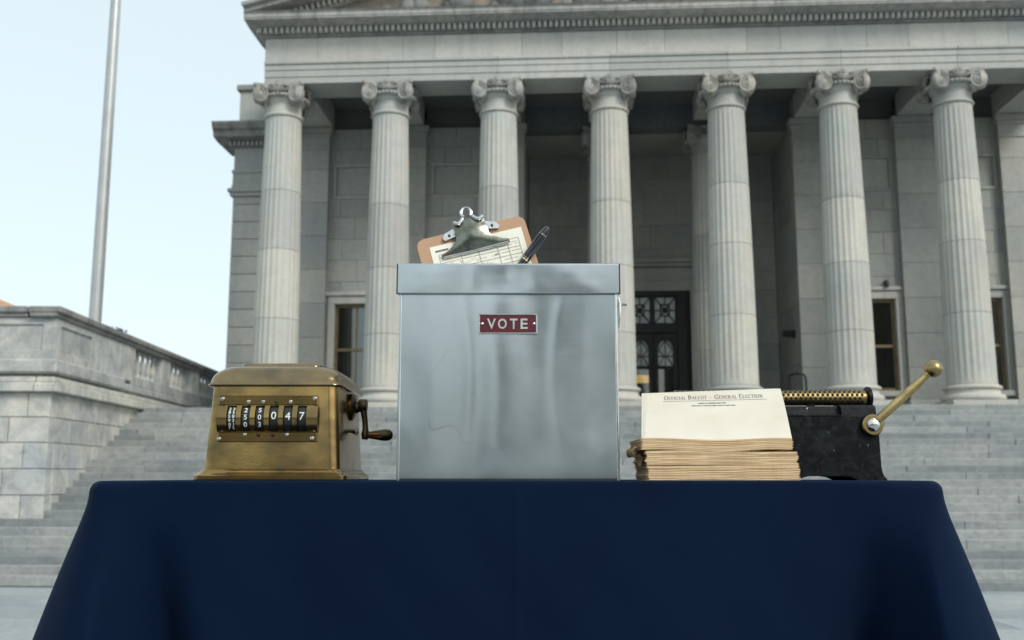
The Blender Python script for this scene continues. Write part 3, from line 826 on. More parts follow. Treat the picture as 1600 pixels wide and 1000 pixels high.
def make_cloth():
    rc = .038; per = []          # (x, y, nx, ny, signed distance to nearest corner, side id, run coordinate)
    hw, hd = THW, THD
    def line(p, q, n, nrm, sid):
        L = math.dist(p, q)
        for i in range(n):
            t = i/n; x = p[0]+(q[0]-p[0])*t; y = p[1]+(q[1]-p[1])*t
            per.append((x, y, nrm[0], nrm[1], min(t, 1-t)*L, sid, t*L, L, 0 if t < .5 else 1))
    def arc(cx, cy, a0, n, sid):
        for i in range(n):
            a = a0 + (math.pi/2)*i/n
            per.append((cx+rc*math.cos(a), cy+rc*math.sin(a), math.cos(a), math.sin(a), -math.sin(math.pi*i/n)*.001, sid, i/n, 1, 0))
    # start front-left going right, then counter-clockwise
    line((-hw+rc,-hd),(hw-rc,-hd),260,(0,-1),'f'); arc(hw-rc,-hd+rc,-math.pi/2,40,'c1')
    line((hw,-hd+rc),(hw,hd-rc),120,(1,0),'r'); arc(hw-rc,hd-rc,0,40,'c2')
    line((hw-rc,hd),(-hw+rc,hd),160,(0,1),'b'); arc(-hw+rc,hd-rc,math.pi/2,40,'c3')
    line((-hw,hd-rc),(-hw,-hd+rc),120,(-1,0),'l'); arc(-hw+rc,-hd+rc,math.pi,40,'c4')
    N = len(per)
    hs = []
    rr = .005
    for k in range(6): hs.append(('e', k/5*math.pi/2))
    LEN = .748
    for k in range(1, 46): hs.append(('h', LEN*(k/45)**1.25))
    vs = []; m = MB()
    for typ, val in hs:
        for (x, y, nx, ny, dc, sid, run, L, endi) in per:
            cn = 1.0 if sid[0] == 'c' else math.exp(-(dc/.05)**2)
            rr = .005 + .011*cn
            if typ == 'e':
                off = rr*math.sin(val) ; z = -(rr - rr*math.cos(val)) + .0007*math.sin(run*21+(1 if sid == 'f' else 3))*math.sin(run*8)*math.sin(val); vs.append((TCX+x+nx*(off-rr), TCY+y+ny*(off-rr), TZ+z)); continue
            h = val
            g = h*(1 - math.exp(-h/.03))
            tx, ty = -ny, nx
            slide = 0
            if sid in 'frbl':
                o = .035*g
                gv = max(0, h-.03); gv = gv*(1 - math.exp(-gv/.05))
                o += .24*math.exp(-(dc/.026)**2)*g - .30*math.exp(-((dc-.062-.10*h)/.034)**2)*gv
                # slow ripples that grow towards the hem
                o += g*(.034*math.sin(run*9.0 + 1.3) + .020*math.sin(run*17.0 + .6) + .006*math.sin(run*41 + h*3))*min(1, dc/.12)
                if sid == 'f':
                    s = run - .575
                    o += .0016*math.exp(-(s/.006)**2)*min(1, h/.02)          # ironed crease
                    dg = (run - .70) - (h - .13)*-1.4
                    o += .0022*math.exp(-(dg/.012)**2)*math.exp(-((h-.13)/.06)**2)
                    o += min(1, h/.04)*(.0012*math.sin(run*23 + 5*h + 2*math.sin(run*5)) + .0008*math.sin(run*47 - 19*h + 1.5*math.sin(h*20)))
                if sid in 'lr': o += .05*g
            else:
                a = run; sidef = {'c1': a, 'c2': 1-a, 'c3': a, 'c4': 1-a}[sid]
                o = (.275 + .05*sidef - .05*math.sin(math.pi*a)**2)*g
            vs.append((TCX+x+nx*o, TCY+y+ny*o, TZ - rr - h))
    fs = []
    for j in range(len(hs)-1):
        for i in range(N):
            a, b = j*N+i, j*N+(i+1) % N
            fs.append((a+N, b+N, b, a))
    fs.append(tuple(range(N)))
    m.add(vs, fs)
    return m
cl = make_cloth().build('tablecloth', M_CLOTH, smooth=True, ang=60)
tag(cl, 'navy blue cloth draped over the table down to the ground', 'tablecloth')

# ================================================================== STEEL BALLOT BOX
def steel():
    t = NT('galvanised_steel'); pos = t.coord(False)
    cloud = t.noise(pos, 7, 3, .5, .4); blot = t.noise(t.mapping(pos, (1,1,.55)), 17, 4, .55, 1.2)
    c = t.mix(t.ramp(cloud, [(.32,0),(.68,1)]), (.46,.505,.52), (.58,.62,.63))
    c = t.mix(t.math('MULTIPLY', t.ramp(blot, [(.45,0),(.70,1)]), .14), c, (.36,.42,.44))
    brush = t.noise(t.mapping(pos, (3, 3, 420)), 1.0, 3, .6)
    c = t.mix(t.math('MULTIPLY', t.ramp(brush, [(.45,0),(.75,1)]), .025), c, (.78,.8,.8))
    ro = t.math('ADD', t.math('MULTIPLY', cloud, .22), t.math('MULTIPLY', brush, .035))
    ro = t.math('ADD', ro, .10)
    scr = t.noise(t.mapping(pos, (60, 60, 9), rot=(0,.6,0)), 1.2, 6, .7, 2.0)
    tg = t.new('ShaderNodeTangent', direction_type='RADIAL', axis='Z')
    t.link(tg.outputs[0], t.p.inputs['Tangent'])
    return t.set(Base_Color=c, Metallic=1.0, Roughness=ro, Anisotropic=.5, Anisotropic_Rotation=.25)
M_STEEL = steel()
M_CHROME = simple('nickel', (.62,.63,.62), .16, 1, .15, 60, .03)
M_JAW = simple('dark_reflection_nickel', (.19,.20,.165), .22, 1, .5, 55, .06)  # clip nickel coloured darker to imitate its dark reflections
M_DARKSTEEL = simple('dark_seam', (.05,.055,.06), .5, .8, .3, 60)
BX0, BX1, BY0, BY1 = -.1725, .161, 1.520, 1.795
LZ0, LZ1 = 2.1545, 2.2006
bb = empty('ballot_box', (0, 1.66, TZ)); tag(bb, 'galvanised steel ballot box with a red VOTE plate in the middle of the table', 'ballot box')
def W2(o): return (-o.location.x, -o.location.y, -o.location.z)
def part(mb, name, mats, root, **kw):
    """mesh given in world coordinates, stored relative to its root"""
    l = root.location
    mb.v = [(x-l.x, y-l.y, z-l.z) for x, y, z in mb.v]
    return mb.build(name, mats, root, **kw)
def gauss(x, s): return math.exp(-(x/s)**2)
def bulge(s, t):
    """sheet out-of-plane shape, metres; s, t in 0..1"""
    edge = min(1, 8*s*(1-s))*min(1, 8*t*(1-t))
    d = .0016*math.sin(math.pi*s)*math.sin(math.pi*t)
    arc = .27 + .05*math.sin(math.pi*t*.9 + .2)
    d += .00022*gauss(s-arc, .024) - .0003*gauss(s-arc-.06, .05)
    d += .0011*gauss(s-.45, .11) - .0015*gauss(s-.64, .11)*(.6+.4*t)
    arc2 = .78 - .07*math.sin(math.pi*t)
    d += .00024*gauss(s-arc2, .03)
    d += .0005*gauss(s-.15, .07)*gauss(t-.3, .15) + .0006*gauss(s-.88,.05)*gauss(t-.12,.1)
    d += .00015*math.sin(13*s+5*t)*math.sin(9*t+4*s)
    return -d*edge
fm = MB()
fm.grid(lambda s, t: (BX0+.002+(BX1-BX0-.004)*s, BY0 + bulge(s, t), TZ+.001+(LZ0+.03-TZ)*t), 90, 90)
part(fm, 'front_panel', M_STEEL, bb, ang=80)
bd = MB()
bd.box(BX0, BX0+.0015, BY0+.002, BY1, TZ, LZ0+.03).box(BX1-.0015, BX1, BY0+.002, BY1, TZ, LZ0+.03).box(BX0+.0015, BX1-.0015, BY1-.0015, BY1, TZ, LZ0+.03)
bd.box(BX0+.002, BX1-.002, BY0+.004, BY1-.002, TZ+.001, TZ+.003)
part(bd, 'body', M_STEEL, bb, smooth=False)
for x in (BX0+.001, BX1-.001):
    part(MB().tube([(x, BY0+.0005, TZ), (x, BY0+.0005, LZ0+.02)], .0024, 10), 'corner_seam', M_CHROME if x > 0 else M_STEEL, bb)
part(MB().box(BX0+.003, BX1-.003, BY0-.0006, BY0+.003, TZ+.0002, TZ+.0030), 'bottom_seam', M_DARKSTEEL, bb, smooth=False)
# lid with an open slot
LX0, LX1, LY0, LY1 = -.1775, .1665, 1.5135, 1.802
ld = empty('lid', (0,0,0), 0, bb)
def lpart(mb, name, mat, **kw):
    l = bb.location; mb.v = [(x-l.x, y-l.y, z-l.z) for x, y, z in mb.v]; return mb.build(name, mat, ld, **kw)
def lidb(s, t):
    e = min(1, 10*s*(1-s))*min(1, 4*t*(1-t)+.15)
    d = .0006*math.sin(9*s+.5) + .0004*gauss(s-.34,.03) - .0004*gauss(s-.49,.028)*t + .0004*gauss(s-.62,.05) + .00012*math.sin(31*s+4*t)
    return -d*e
sk = MB()
sk.grid(lambda s, t: (LX0+.0015+(LX1-LX0-.003)*s, LY0 + lidb(s, t), LZ0+(LZ1-LZ0-.003)*t), 110, 14)
sk.grid(lambda s, t: (LX0+.0015+(LX1-LX0-.003)*s, LY0 + .003*(1-math.cos(t*math.pi/2)) + lidb(s, 1)*(1-t), LZ1-.003+.003*math.sin(t*math.pi/2)), 110, 6)
lpart(sk, 'front_skirt', M_STEEL, ang=80)
lt = MB()
lt.box(LX0, LX0+.0015, LY0+.001, LY1, LZ0, LZ1).box(LX1-.0015, LX1, LY0+.001, LY1, LZ0, LZ1).box(LX0+.0015, LX1-.0015, LY1-.0015, LY1, LZ0, LZ1)
SY0, SY1, SX0, SX1 = 1.585, 1.665, -.150, .095
for x0, x1, y0, y1 in ((LX0+.0015,LX1-.0015,LY0+.003,SY0),(LX0+.0015,LX1-.0015,SY1,LY1-.0015),(LX0+.0015,SX0,SY0,SY1),(SX1,LX1-.0015,SY0,SY1)):
    lt.box(x0, x1, y0, y1, LZ1-.0015, LZ1)
lpart(lt, 'top', M_STEEL, smooth=False)
lpart(MB().tube([(LX0+.003, LY0+.0015, LZ0), (LX1-.003, LY0+.0015, LZ0)], .0016, 8), 'hem', M_STEEL)
lpart(MB().box(LX0-.0006, LX0+.0012, LY0-.0006, LY0+.006, LZ0-.002, LZ1-.001).box(LX1-.0012, LX1+.0006, LY0-.0006, LY0+.006, LZ0-.002, LZ1-.001), 'corner_fold', M_DARKSTEEL, smooth=False)
# name plate
npz = empty('name_plate', (0,0,0), 0, bb)
def npart(mb, name, mat, **kw):
    l = bb.location; mb.v = [(x-l.x, y-l.y, z-l.z) for x, y, z in mb.v]; return mb.build(name, mat, npz, **kw)
PX0, PX1, PZ0, PZ1 = -.0515, .0390, 2.0905, 2.1220
def rrect(x0, x1, z0, z1, r, n=5):
    p = []
    for cx, cz, a0 in ((x1-r,z0+r,-90),(x1-r,z1-r,0),(x0+r,z1-r,90),(x0+r,z0+r,180)):
        for k in range(n+1):
            a = R(a0+90*k/n); p.append((cx+r*math.cos(a), cz+r*math.sin(a)))
    return p
FXZ = frame_m((0,0,0),(1,0,0),(0,0,1),(0,-1,0))          # prism heights become -y
M_REDENAMEL = simple('oxblood_enamel', (.075,.004,.011), .4, 0, .3, 70, .15)
M_ALU = simple('worn_aluminium', (.60,.60,.58), .33, 1, .15, 150, .2)
YP = BY0 - .0012
npart(MB().prism(rrect(PX0,PX1,PZ0,PZ1,.003), -YP-.0005, -YP+.0012, FXZ), 'backing', M_ALU, ang=30)
npart(MB().prism(rrect(PX0+.0018,PX1-.0018,PZ0+.0018,PZ1-.0018,.0035), -YP+.0012, -YP+.0015, FXZ), 'enamel_field', M_REDENAMEL, ang=30)
rim = MB()
for (a, b, c, d) in ((PX0,PX1,PZ0,PZ0+.0022),(PX0,PX1,PZ1-.0022,PZ1),(PX0,PX0+.0022,PZ0+.0022,PZ1-.0022),(PX1-.0022,PX1,PZ0+.0022,PZ1-.0022)):
    rim.cbox(a, b, YP-.0028, YP-.001, c, d, .0007)
npart(rim, 'rim', M_ALU)
def extrude(geo, h0, h1):
    vs, fs = geo; n = len(vs)
    V = [(x, y, h1) for x, y, _ in vs] + [(x, y, h0) for x, y, _ in vs]
    cnt = {}
    for f in fs:
        for i in range(len(f)):
            cnt[(f[i], f[(i+1) % len(f)])] = 1
    F_ = list(fs)
    for (a, b) in cnt:
        if (b, a) not in cnt: F_.append((b, a, a+n, b+n))
    return V, F_
for ch, cxp, wd in (('V',-.0315,1),('O',-.0148,1),('T',.0026,1),('E',.0186,1)):
    g = text_geo(ch, .0225, .0004)
    x0 = min(v[0] for v in g[0]); x1 = max(v[0] for v in g[0]); z0 = min(v[1] for v in g[0]); z1 = max(v[1] for v in g[0])
    sx = (.0118 if ch in 'TE' else .0135)/(x1-x0) * (.92 if ch == 'E' else 1); sz = .0160/(z1-z0)
    g = ([((v[0]-(x0+x1)/2)*sx, (v[1]-(z0+z1)/2)*sz, 0) for v in g[0]], g[1])
    V, F_ = extrude(g, 0, .0011)
    npart(MB().add(V, F_, frame_m((cxp, YP-.0014, (PZ0+PZ1)/2),(1,0,0),(0,0,1),(0,-1,0))), 'letter', M_ALU, ang=30)
for x in (PX0+.0058, PX1-.0052):
    npart(MB().lathe([(.0026,0),(.0026,.0006),(.0020,.0014),(.0008,.0018)], 14, T((x, YP-.0014, (PZ0+PZ1)/2)) @ AX_YN), 'rivet', M_CHROME)
# toggle latch on the right side
lt_ = empty('latch', (0,0,0), 0, bb)
def latp(mb, name, mat, **kw):
    l = bb.location; mb.v = [(x-l.x, y-l.y, z-l.z) for x, y, z in mb.v]; return mb.build(name, mat, lt_, **kw)
latp(MB().cbox(BX1+.0002,BX1+.003,1.527,1.548,2.085,2.165,.0008), 'plate', M_CHROME, smooth=False)
latp(MB().tube([(BX1+.003,1.537,2.139),(BX1+.010,1.535,2.1395),(BX1+.0185,1.53,2.1385)],[.0022,.0030,.0024],10,flat=.8), 'wing', M_CHROME)
latp(MB().tube([(BX1+.0045,1.53,2.150),(BX1+.0065,1.53,2.139),(BX1+.0055,1.53,2.12),(BX1+.004,1.53,2.10)],[.0018,.003,.003,.0015],10), 'hasp', M_CHROME)

# ================================================================== CLIPBOARD, FORM AND PEN STANDING IN THE SLOT
def hardboard():
    t = NT('brown_hardboard'); pos = t.coord(False)
    c = t.mix(t.noise(pos, 260, 3), (.36,.21,.125), (.46,.29,.18)); c = t.mix(t.math('MULTIPLY', t.noise(pos, 18, 4), .25), c, (.25,.15,.09))
    return t.set(Base_Color=c, Roughness=.6)
M_BOARD = hardboard()
def paper(name, a, b, k=.3):
    t = NT(name); pos = t.coord(False)
    c = t.mix(t.ramp(t.noise(pos, 14, 5, .6), [(.35,0),(.7,1)]), a, b); c = t.mix(t.math('MULTIPLY', t.noise(pos, 700, 2), .12), c, tuple(x*.8 for x in b))
    return t.set(Base_Color=c, Roughness=.85)
M_PAPER = paper('cream_paper', (.63,.60,.52), (.57,.53,.44))
M_WHITEPAPER = paper('form_paper', (.74,.73,.64), (.68,.67,.58))
M_INK = simple('black_ink', (.13,.125,.12), .7, 0, .3, 300, 0)
M_GREYINK = simple('grey_print', (.26,.26,.24), .8, 0, .3, 200, 0)
CB_W, CB_L = .187, .265
# local clipboard frame: x across, y up along the board, z towards the viewer; origin at the middle of the top edge
cbx = Matrix.Rotation(R(-16), 4, 'X')                        # leans back
CBM = T((-.068, 1.634, 2.2895)) @ cbx @ AX_YN.copy() @ Matrix.Identity(4)
CBM = T((-.0715, 1.640, 2.2885)) @ Matrix.Rotation(R(-14), 4, 'X') @ Matrix.Rotation(R(90), 4, 'X') @ Matrix.Rotation(R(15.5), 4, 'Z')
def place(root, M): root.matrix_world = M
cb = empty('clipboard'); cb.matrix_world = CBM
tag(cb, 'brown clipboard with a steel clip standing tilted above the ballot box lid', 'clipboard')
MB().prism([(x, y) for x, y in rrect(-CB_W/2, CB_W/2, -CB_L, 0, .014, 8)], -.003, 0).build('board', M_BOARD, cb, ang=30)
clip = empty('clip', (0,0,0), 0, cb)
# jaw plate: broad foot, waisted neck, bent towards the viewer
def jaw(u, v):
    y = -.046 + .056*v
    w = .058 if v < .12 else (.058 - .030*min(1, (v-.12)/.30)**.6 if v < .42 else .028 - .004*(v-.42))
    x = (u*2-1)*w
    z = .003 + .013*math.sin(min(1, v*1.25)*math.pi*.62)**1.0*(1 - .35*abs(u*2-1)**2)
    if v < .10: z = .003 + (v/.10)*.003
    return (x, y, z)
jm = MB().grid(jaw, 40, 26)
jm.build('jaw', M_JAW, clip, ang=60)
MB().tube([(-.056,-.0455,.0045),(-.02,-.0462,.0046),(.02,-.0462,.0046),(.056,-.0455,.0045)], .0022, 8).build('lip', M_CHROME, clip)
# rolled shoulders and hanging ring
for sx in (-1, 1):
    pts = [(sx*(.0085 + .0165*k/7), .012 - .0060*math.sin(math.pi*k/7) - .004*k/7, .016) for k in range(8)]
    MB().tube(pts, [.0035]*8, 10).build('rolled_edge', M_CHROME, clip)
ring = MB()
pts = [(.0085*math.cos(R(-50+280*k/20)), .0205 + .0088*math.sin(R(-50+280*k/20)), .017) for k in range(21)]
ring.tube(pts, .0026, 8); ring.build('ring', M_CHROME, clip)
MB().tube([(-.030,-.006,.006),(.030,-.006,.006)], .0038, 10).build('spring_rod', M_CHROME, clip)
for sx in (-1, 1):
    e = MB().prism([(sx*.026,-.012),(sx*.046,-.016),(sx*.049,-.011),(sx*.044,-.003),(sx*.026,.003)][::sx], .0003, .006)
    e.build('ear', M_CHROME, clip, ang=30)
    MB().lathe([(.0026,.006),(.0024,.0072),(.001,.0078)], 10, T((sx*.037,-.0085,0))).build('rivet', M_DARKSTEEL, clip)
fm_ = empty('ballot_form'); fm_.matrix_world = CBM @ T((.004, -.020, .0006)) @ Matrix.Rotation(R(-1), 4, 'Z')
tag(fm_, 'white printed form clipped to the clipboard', 'paper')
MB().grid(lambda s, t: (-.078+.158*s, -.225+.225*t, .0004*math.sin(s*7)+.0003*math.sin(t*9)), 20, 20).build('sheet', M_WHITEPAPER, fm_)
ink = MB(); zi = .0011
def seg(m, x0, y0, x1, y1, w=.00035, z=zi):
    d = Vector((x1-x0, y1-y0, 0)); n = Vector((-d.y, d.x, 0)).normalized()*w
    m.add([(x0-n.x,y0-n.y,z),(x1-n.x,y1-n.y,z),(x1+n.x,y1+n.y,z),(x0+n.x,y0+n.y,z)], [(0,1,2,3)])
for y in (-.018,-.034,-.047,-.060,-.073,-.086): seg(ink, -.066, y, .070, y)
for x in (-.066,-.03,.0,.032,.05,.070): seg(ink, x, -.018, x, -.16)
for k in range(26):     # filled-in marks
    x = random.uniform(-.06,.03); y = random.choice((-.027,-.04,-.053,-.066)) + random.uniform(-.002,.002); px, py = x, y
    for q in range(6):
        nx_, ny_ = px + random.uniform(.0006,.0024), y + random.uniform(-.0024,.0024); seg(ink, px, py, nx_, ny_, .0002); px, py = nx_, ny_
for k in range(30):
    x = random.uniform(.035,.066); y = random.choice((-.024,-.028,-.04,-.053)); seg(ink, x, y, x+.006, y, .0003)
ink.build('printed_grid', M_GREYINK, fm_, smooth=False)
bar = MB(); seg(bar, -.070,-.0105,-.048,-.0105,.0016); bar.build('header_bar', M_INK, fm_, smooth=False)
# pen
def black_resin():
    t = NT('black_resin'); return t.set(Base_Color=(.006,.009,.016), Roughness=.12, Coat_Weight=.6, Coat_Roughness=.05)
M_RESIN = black_resin(); M_GOLD = simple('pale_gold', (.75,.63,.40), .22, 1, .1, 100, 0)
pb = Vector((-.0265, 1.615, 2.160)); pt = Vector((.0585, 1.612, 2.2805)); ax = (pt-pb).normalized()
q = ax.to_track_quat('Z','Y').to_matrix().to_4x4()
pen = empty('fountain_pen'); pen.matrix_world = T(pb) @ q
tag(pen, 'black fountain pen with gold bands leaning beside the clipboard', 'pen')
Lp = (pt-pb).length
MB().lathe([(.001,-.018),(.0025,-.010),(.0042,0),(.0056,.02),(.0062,.05),(.0064,Lp-.068)], 24).build('barrel', M_RESIN, pen)
MB().lathe([(.0070,Lp-.068),(.0075,Lp-.06),(.0076,Lp-.03),(.0071,Lp-.0135)], 24).build('cap', M_RESIN, pen)
MB().lathe([(.0069,Lp-.013),(.0063,Lp-.005),(.0046,Lp+.001),(.0014,Lp+.003)], 24).build('finial', M_RESIN, pen)
MB().lathe([(.0070,Lp-.0145),(.0074,Lp-.0142),(.0074,Lp-.0130),(.0070,Lp-.0127)], 24).build('ring', M_GOLD, pen)
for z0, w in ((Lp-.066,.0028),(Lp-.0615,.0009)):
    MB().lathe([(.0068,z0),(.0078,z0+.0002),(.0078,z0+w),(.0068,z0+w+.0002)], 24).build('cap_band', M_GOLD, pen)
MB().tube([(.0074,0,Lp-.012),(.0090,0,Lp-.016),(.0088,0,Lp-.030),(.0082,0,Lp-.040)], [.0011,.0010,.0009,.0012], 8, Matrix.Rotation(R(150), 4, 'Z')).build('pocket_clip', M_RESIN, pen)

# ================================================================== BRASS COUNTER
def brass(name, a, b, ox, rough=.3, patina=True, k=1.0):
    t = NT(name); pos = t.coord(False)
    n1 = t.noise(pos, 11*k, 3, .5, .3); n2 = t.noise(t.mapping(pos, (1,1,1.6)), 17*k, 4, .55, .2); n3 = t.noise(pos, 240, 3, .6)
    c = t.mix(t.ramp(n1, [(.35,0),(.65,1)]), a, b)
    c = t.mix(t.math('MULTIPLY', t.ramp(n2, [(.42,0),(.72,1)]), .75), c, ox)
    c = t.mix(t.math('MULTIPLY', t.ramp(n3, [(.68,0),(.74,1)]), .5), c, tuple(x*.4 for x in ox))
    ro = t.math('ADD', t.math('MULTIPLY', n2, .22), rough)
    if patina:
        v = t.new('ShaderNodeTexVoronoi'); v.inputs['Scale'].default_value = 13; t.link(t.mapping(pos, loc=(.013,0,.02)), v.inputs['Vector'])
        g = t.math('MULTIPLY', t.ramp(v.outputs['Distance'], [(.10,1),(.16,0)]), t.ramp(t.noise(pos, 120, 3), [(.4,0),(.55,1)]))
        c = t.mix(t.math('MULTIPLY', g, .6), c, (.05,.085,.06))
    t.bump(t.mix(.75, n3, n1), .10, .0025)
    return t.set(Base_Color=c, Metallic=.95, Roughness=ro)
M_BRASS = brass('aged_brass', (.42,.275,.10), (.28,.19,.078), (.11,.082,.045), .09)
M_BRASSLID = brass('smoky_brass', (.36,.26,.135), (.25,.19,.11), (.13,.105,.075), .10, False)
M_BRASSDARK = brass('dark_bronze', (.13,.09,.045), (.085,.062,.035), (.04,.032,.022), .22, False, 2)
M_WHEEL = simple('black_wheel', (.010,.012,.012), .35, 0, .4, 90, .1)
M_DIGIT = simple('ivory_digit', (.72,.74,.70), .6, 0, .1, 200, 0)
CX_, CY_ = -.3685, 1.66
tc = empty('tally_counter', (CX_, CY_, TZ)); tag(tc, 'aged brass tally counter with black number wheels and a side crank', 'counter')
def rloop(hw, hd, r, n=8):
    p = []
    for cx, cy, a0 in ((hw-r,-hd+r,-90),(hw-r,hd-r,0),(-hw+r,hd-r,90),(-hw+r,-hd+r,180)):
        for k in range(n+1):
            a = R(a0+90*k/n); p.append((cx+r*math.cos(a), cy+r*math.sin(a)))
    return p
def loft(levels, cap=True):
    """levels: (z, hw, hd, r)"""
    m = MB(); loops = [[(x, y, z) for x, y in rloop(hw, hd, r)] for z, hw, hd, r in levels]
    n = len(loops[0]); vs = [p for l in loops for p in l]
    fs = [(j*n+i, j*n+(i+1) % n, (j+1)*n+(i+1) % n, (j+1)*n+i) for j in range(len(levels)-1) for i in range(n)]
    if cap: fs += [tuple(range(n))[::-1], tuple((len(levels)-1)*n+i for i in range(n))]
    return m.add(vs, fs)
loft([(0,.115,.130,.012),(.0015,.1165,.1315,.013),(.007,.1165,.1315,.013),(.0085,.115,.130,.013),(.0095,.1125,.1275,.013),(.013,.109,.124,.014),(.0165,.1068,.1218,.014),(.0175,.105,.12,.014)]).build('plinth', M_BRASS, tc)
loft([(.0172,.1045,.1195,.015),(.05,.1028,.118,.015),(.10,.1000,.115,.015),(.1445,.0978,.113,.015)]).build('body', M_BRASS, tc)
lidc = loft([(.1440,.0985,.114,.015),(.1447,.1040,.119,.017),(.1462,.1052,.1202,.017),(.1480,.1048,.1198,.017),(.1495,.1025,.1178,.018),(.156,.1015,.1165,.019),(.163,.0990,.114,.022),(.1690,.0945,.1095,.026),(.1735,.0885,.1035,.026),(.1765,.081,.096,.024),(.1780,.072,.088,.02)]).build('lid', M_BRASSLID, tc, ang=55)
loft([(.1775,.064,.078,.012),(.1805,.0635,.0775,.012),(.1835,.0615,.0755,.011),(.1845,.059,.073,.010)]).build('top_panel', M_BRASSLID, lidc)
# window plate made of two flat strips and a curved cover with six slots
fpx = empty('number_plate', (0,0,0), 0, tc)
def cpart(mb, name, mat, par, **kw):
    l = tc.location; mb.v = [(x-l.x, y-l.y, z-l.z) for x, y, z in mb.v]; return mb.build(name, mat, par, **kw)
NX0, NX1, NY = -.4515, -.2990, 1.5395
cpart(MB().cbox(NX0,NX1,NY,NY+.007,1.983,1.9978,.0012).cbox(NX0+.001,NX1+.0005,NY-.0008,NY+.006,1.9268,1.942,.0012), 'strip', M_BRASS, fpx)
zc_, Rb = 1.9625, .0285; yc = NY + Rb*math.cos(R(47)) + .0005
slots = [-.4296 + i*.02158 for i in range(6)]; sw = .0069
edges = [NX0-.0005]
for s in slots: edges += [s-sw, s+sw]
edges.append(NX1+.0012)
cov = MB()
for a, b in zip(edges[0::2], edges[1::2]):
    cov.grid(lambda u, v: (a+(b-a)*u, yc - Rb*math.cos(R(-47+94*v)), zc_ + Rb*math.sin(R(-47+94*v))), 5, 24)
    for x, fl in ((a, 1), (b, 0)):       # thickness at the slot edges
        cov.grid(lambda u, v: (x, yc - (Rb-.004*u)*math.cos(R(-47+94*v)), zc_ + (Rb-.004*u)*math.sin(R(-47+94*v))), 2, 24, flip=bool(fl))
for s in slots:
    for a0, a1 in ((-47,-43),(43,47)):
        cov.grid(lambda u, v: (s-sw+2*sw*u, yc - Rb*math.cos(R(a0+(a1-a0)*v)), zc_ + Rb*math.sin(R(a0+(a1-a0)*v))), 2, 4)
cpart(cov, 'curved_cover', M_BRASS, fpx, ang=50)
cpart(MB().box(NX0+.002,NX1-.002,NY+.028,NY+.03,1.94,1.985), 'recess', M_WHEEL, fpx, smooth=False)
# number wheels
Rw = .0262
def on_wheel(x, ang, lift=.0): return (x, yc - (Rw+lift)*math.cos(ang), zc_ + (Rw+lift)*math.sin(ang))
faces_ = [[('2 3',.58),('8 5',.36),('5 8',.12),('9 3',-.12),('0 1',-.36),('7 2',-.58)], [('2',.50),('5',.07),('0',-.36)], [('5',.50),('0',.07),('3',-.36)], [('0',.17)], [('4',.14)], [('7',.14)]]
for i, s in enumerate(slots):
    wl_ = MB(); wl_.lathe([(.004,-sw*.94),(Rw-.001,-sw*.94),(Rw,-sw*.85),(Rw,sw*.85),(Rw-.001,sw*.94),(.004,sw*.94)], 40, T((s,yc,zc_)) @ AX_X)
    w = cpart(wl_, 'number_wheel', M_WHEEL, tc)
    for txt, ang in faces_[i]:
        size = (.0078 if i == 0 else .0115) if i < 3 else .0172
        g = subdiv(text_geo(txt, size, .00008 if i < 3 else 0)); h = .0118 if i >= 3 else (.0048 if i == 0 else .0078)
        y0 = min(v[1] for v in g[0]); y1 = max(v[1] for v in g[0]); x0 = min(v[0] for v in g[0]); x1 = max(v[0] for v in g[0])
        ww = min(x1-x0, 2*sw*.72)
        V = [on_wheel(s + (v[0]-(x0+x1)/2)*ww/(x1-x0), ang + (v[1]-(y0+y1)/2)*h/(y1-y0)/Rw, .00025) for v in g[0]]
        o = cpart(MB().add(V, g[1]), 'digit', M_DIGIT, w, smooth=False)
# screws
def screw(x, z, y, r, mat=M_CHROME):
    m = MB(); m.lathe([(r,0),(r,r*.25),(r*.8,r*.6),(r*.4,r*.75)], 14, T((x,y,z)) @ AX_YN)
    a = random.uniform(0,3.1); c_, s_ = math.cos(a), math.sin(a)
    m.add([(x+r*.75*c_-r*.1*s_, y-r*.79, z+r*.75*s_+r*.1*c_),(x-r*.75*c_-r*.1*s_, y-r*.79, z-r*.75*s_+r*.1*c_),(x-r*.75*c_+r*.1*s_, y-r*.79, z-r*.75*s_-r*.1*c_),(x+r*.75*c_+r*.1*s_, y-r*.79, z+r*.75*s_-r*.1*c_)], [(0,1,2,3)], mi=1)
    cpart(m, 'screw', [mat, M_DARKSTEEL], fpx)
for x, z, dy in ((-.4455,1.9925,0),(-.3035,1.9932,0),(-.4485,1.9312,-.0008),(-.306,1.9320,-.0008)): screw(x, z, NY+dy, .0036)
for i, x in enumerate((-.4055,-.3830,-.3628,-.3408)): screw(x, 1.9882, NY, .0030, M_CHROME if i != 2 else M_BRASSDARK)
for i, x in enumerate((-.4090,-.3885,-.3665,-.3445)): screw(x, 1.9378, NY-.0008, .0030, M_CHROME if i in (0,3) else M_BRASSDARK)
